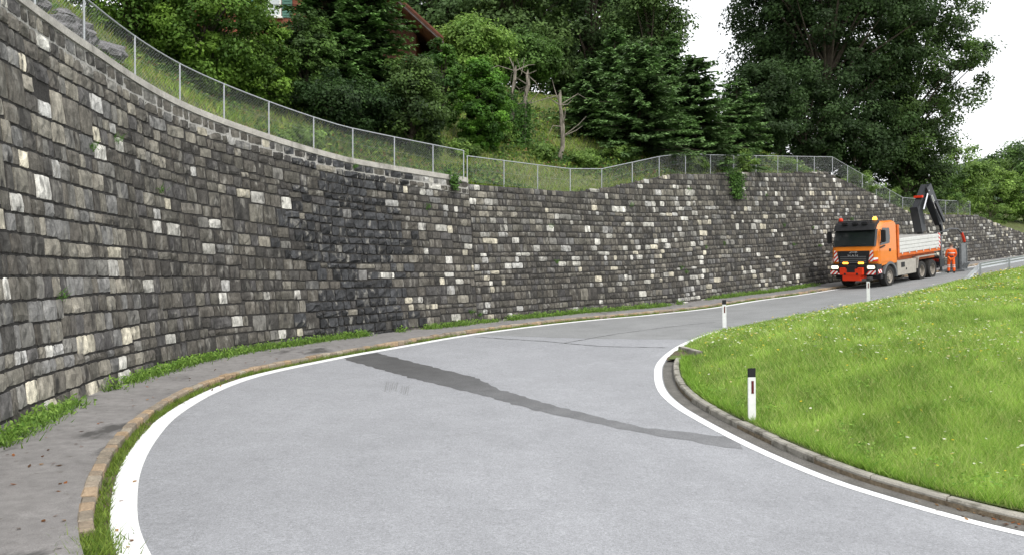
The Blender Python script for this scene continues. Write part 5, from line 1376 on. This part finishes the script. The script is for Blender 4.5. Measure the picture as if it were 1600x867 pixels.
# ---------------------------------------------------------------- the worker
def skin_body(name, verts, edges, radii, m, parent, sub=2, rootv=0):
    me = bpy.data.meshes.new(name); me.from_pydata([Vector(v) for v in verts], edges, [])
    o = _old_link(name, me, m); o.parent = parent
    sk = o.modifiers.new('Skin', 'SKIN'); sk.use_smooth_shade = True
    for i, r in enumerate(radii):
        sv = me.skin_vertices[0].data[i]; sv.radius = r if isinstance(r, tuple) else (r, r); sv.use_root = (i == rootv)
    ss_ = o.modifiers.new('Subdivision', 'SUBSURF'); ss_.levels = sub; ss_.render_levels = sub
    return o
def worker():
    Y = 48.6; X = (1486 - 800) / F * Y; z = float(gz(np.array([X, Y])))
    root = tag(empty('person', (X, Y, z), (0, 0, math.radians(75))), 'person in an orange high-visibility suit standing behind the lorry, facing the wall equipment', 'person')
    m_or = mat('hi_vis_orange', (0.85, 0.13, 0.02), rough=.8, noises=[(12, .8, 1.15, None)], bumps=[(14, .4, .02, None)]); m_skin = mat('skin', (0.45, 0.25, 0.18), rough=.6)
    m_hair = mat('hair', (0.10, 0.075, 0.055), rough=.8); m_boot = mat('boot', (0.03, 0.028, 0.026), rough=.7); m_band = mat('reflective_band', (0.62, 0.63, 0.6), rough=.4); m_dark = mat('dark_belt', (.04, .04, .06), rough=.8)
    # facing +x; y across
    v = [(0, 0, .98), (0, 0, 1.15), (.01, 0, 1.34), (.0, 0, 1.46), (.02, 0, 1.55), (.035, 0, 1.66), (.03, 0, 1.74),
         (0, .10, .92), (.05, .12, .50), (.01, .13, .10), (.13, .15, .05), (0, -.10, .92), (-.04, -.13, .50), (-.10, -.15, .10), (.02, -.17, .05),
         (0, .20, 1.42), (.03, .27, 1.16), (.20, .24, 1.02), (.28, .22, 1.00), (0, -.20, 1.42), (.02, -.27, 1.16), (.17, -.25, .99), (.25, -.23, .97)]
    e = [(0, 1), (1, 2), (2, 3), (3, 4), (4, 5), (5, 6), (0, 7), (7, 8), (8, 9), (9, 10), (0, 11), (11, 12), (12, 13), (13, 14), (3, 15), (15, 16), (16, 17), (17, 18), (3, 19), (19, 20), (20, 21), (21, 22)]
    r = [(.13, .15), (.125, .15), (.13, .17), (.10, .12), .055, .095, .08, .085, .06, .045, .04, .085, .06, .045, .04, .06, .048, .038, .035, .06, .048, .038, .035]
    skin_body('body', v, e, r, m_skin, root)
    for k in (18, 22):          # fingers
        hx, hy, hz = v[k]
        for j in range(4): skin_body('finger', [(hx, hy - .03 + .02 * j, hz), (hx + .06, hy - .03 + .02 * j, hz - .02 - .003 * j), (hx + .085, hy - .03 + .02 * j, hz - .05)], [(0, 1), (1, 2)], [.010, .009, .008], m_skin, root, 1)
        skin_body('thumb', [(hx - .02, hy - .03, hz), (hx + .02, hy - .055, hz - .01), (hx + .05, hy - .05, hz - .02)], [(0, 1), (1, 2)], [.012, .010, .009], m_skin, root, 1)
    gv = [0, 1, 2, 3, 15, 16, 17, 19, 20, 21]; mp = {a: i for i, a in enumerate(gv)}
    jk = skin_body('jacket', [v[a] for a in gv], [(mp[a], mp[b]) for a, b in e if a in mp and b in mp], [(.17, .19), (.165, .19), (.165, .205), (.115, .14), .085, .072, .06, .085, .072, .06], m_or, root)
    gv = [0, 7, 8, 9, 11, 12, 13]; mp = {a: i for i, a in enumerate(gv)}
    tr = skin_body('trousers', [v[a] for a in gv], [(mp[a], mp[b]) for a, b in e if a in mp and b in mp], [(.155, .17), .115, .088, .078, .115, .088, .078], m_or, root)
    for k in ((9, 10), (13, 14)):
        a, b = v[k[0]], v[k[1]]
        skin_body('boot', [(a[0], a[1], .17), (a[0], a[1], .065), (b[0], b[1], .05)], [(0, 1), (1, 2)], [.065, .062, .05], m_boot, root, 1)
    MB().tube([(0, 0, .99), (0, 0, 1.05)], .185, 16).build('belt', m_dark, root, smooth=True)
    for (x, y, zz, rr_) in ((.045, .12, .46, .098), (-.045, -.13, .46, .098), (.03, .123, .36, .094), (-.055, -.135, .36, .094)):
        MB().tube([(x, y, zz), (x, y, zz + .05)], rr_, 12, cap=False).build('reflective_band', m_band, tr, smooth=True)
    MB().tube([(.0, 0, 1.20), (.0, 0, 1.25)], .212, 16, cap=False).build('reflective_band', m_band, jk, smooth=True)
    # hair, ears, nose
    bm = bmesh.new(); bmesh.ops.create_uvsphere(bm, u_segments=14, v_segments=9, radius=1)
    for vv in bm.verts: vv.co = Vector((vv.co.x * .108 + .02, vv.co.y * .098, max(vv.co.z, -.35) * .105 + 1.72))
    me = bpy.data.meshes.new('hair'); bm.to_mesh(me); bm.free(); o = _old_link('hair', me, m_hair); o.parent = root
    MB().tube([(.12, 0, 1.70), (.15, 0, 1.665), (.13, 0, 1.65)], [.01, .018, .01], 6).build('nose', m_skin, root)
    for sy in (-1, 1):
        MB().tube([(.03, sy * .095, 1.70), (.02, sy * .108, 1.67), (.03, sy * .095, 1.64)], [.01, .016, .01], 6).build('ear', m_skin, root)
        MB().tube([(.118, sy * .035, 1.69), (.128, sy * .035, 1.69)], .012, 6).build('eye', m_hair, root)
worker()
print('objects', len(bpy.data.objects))
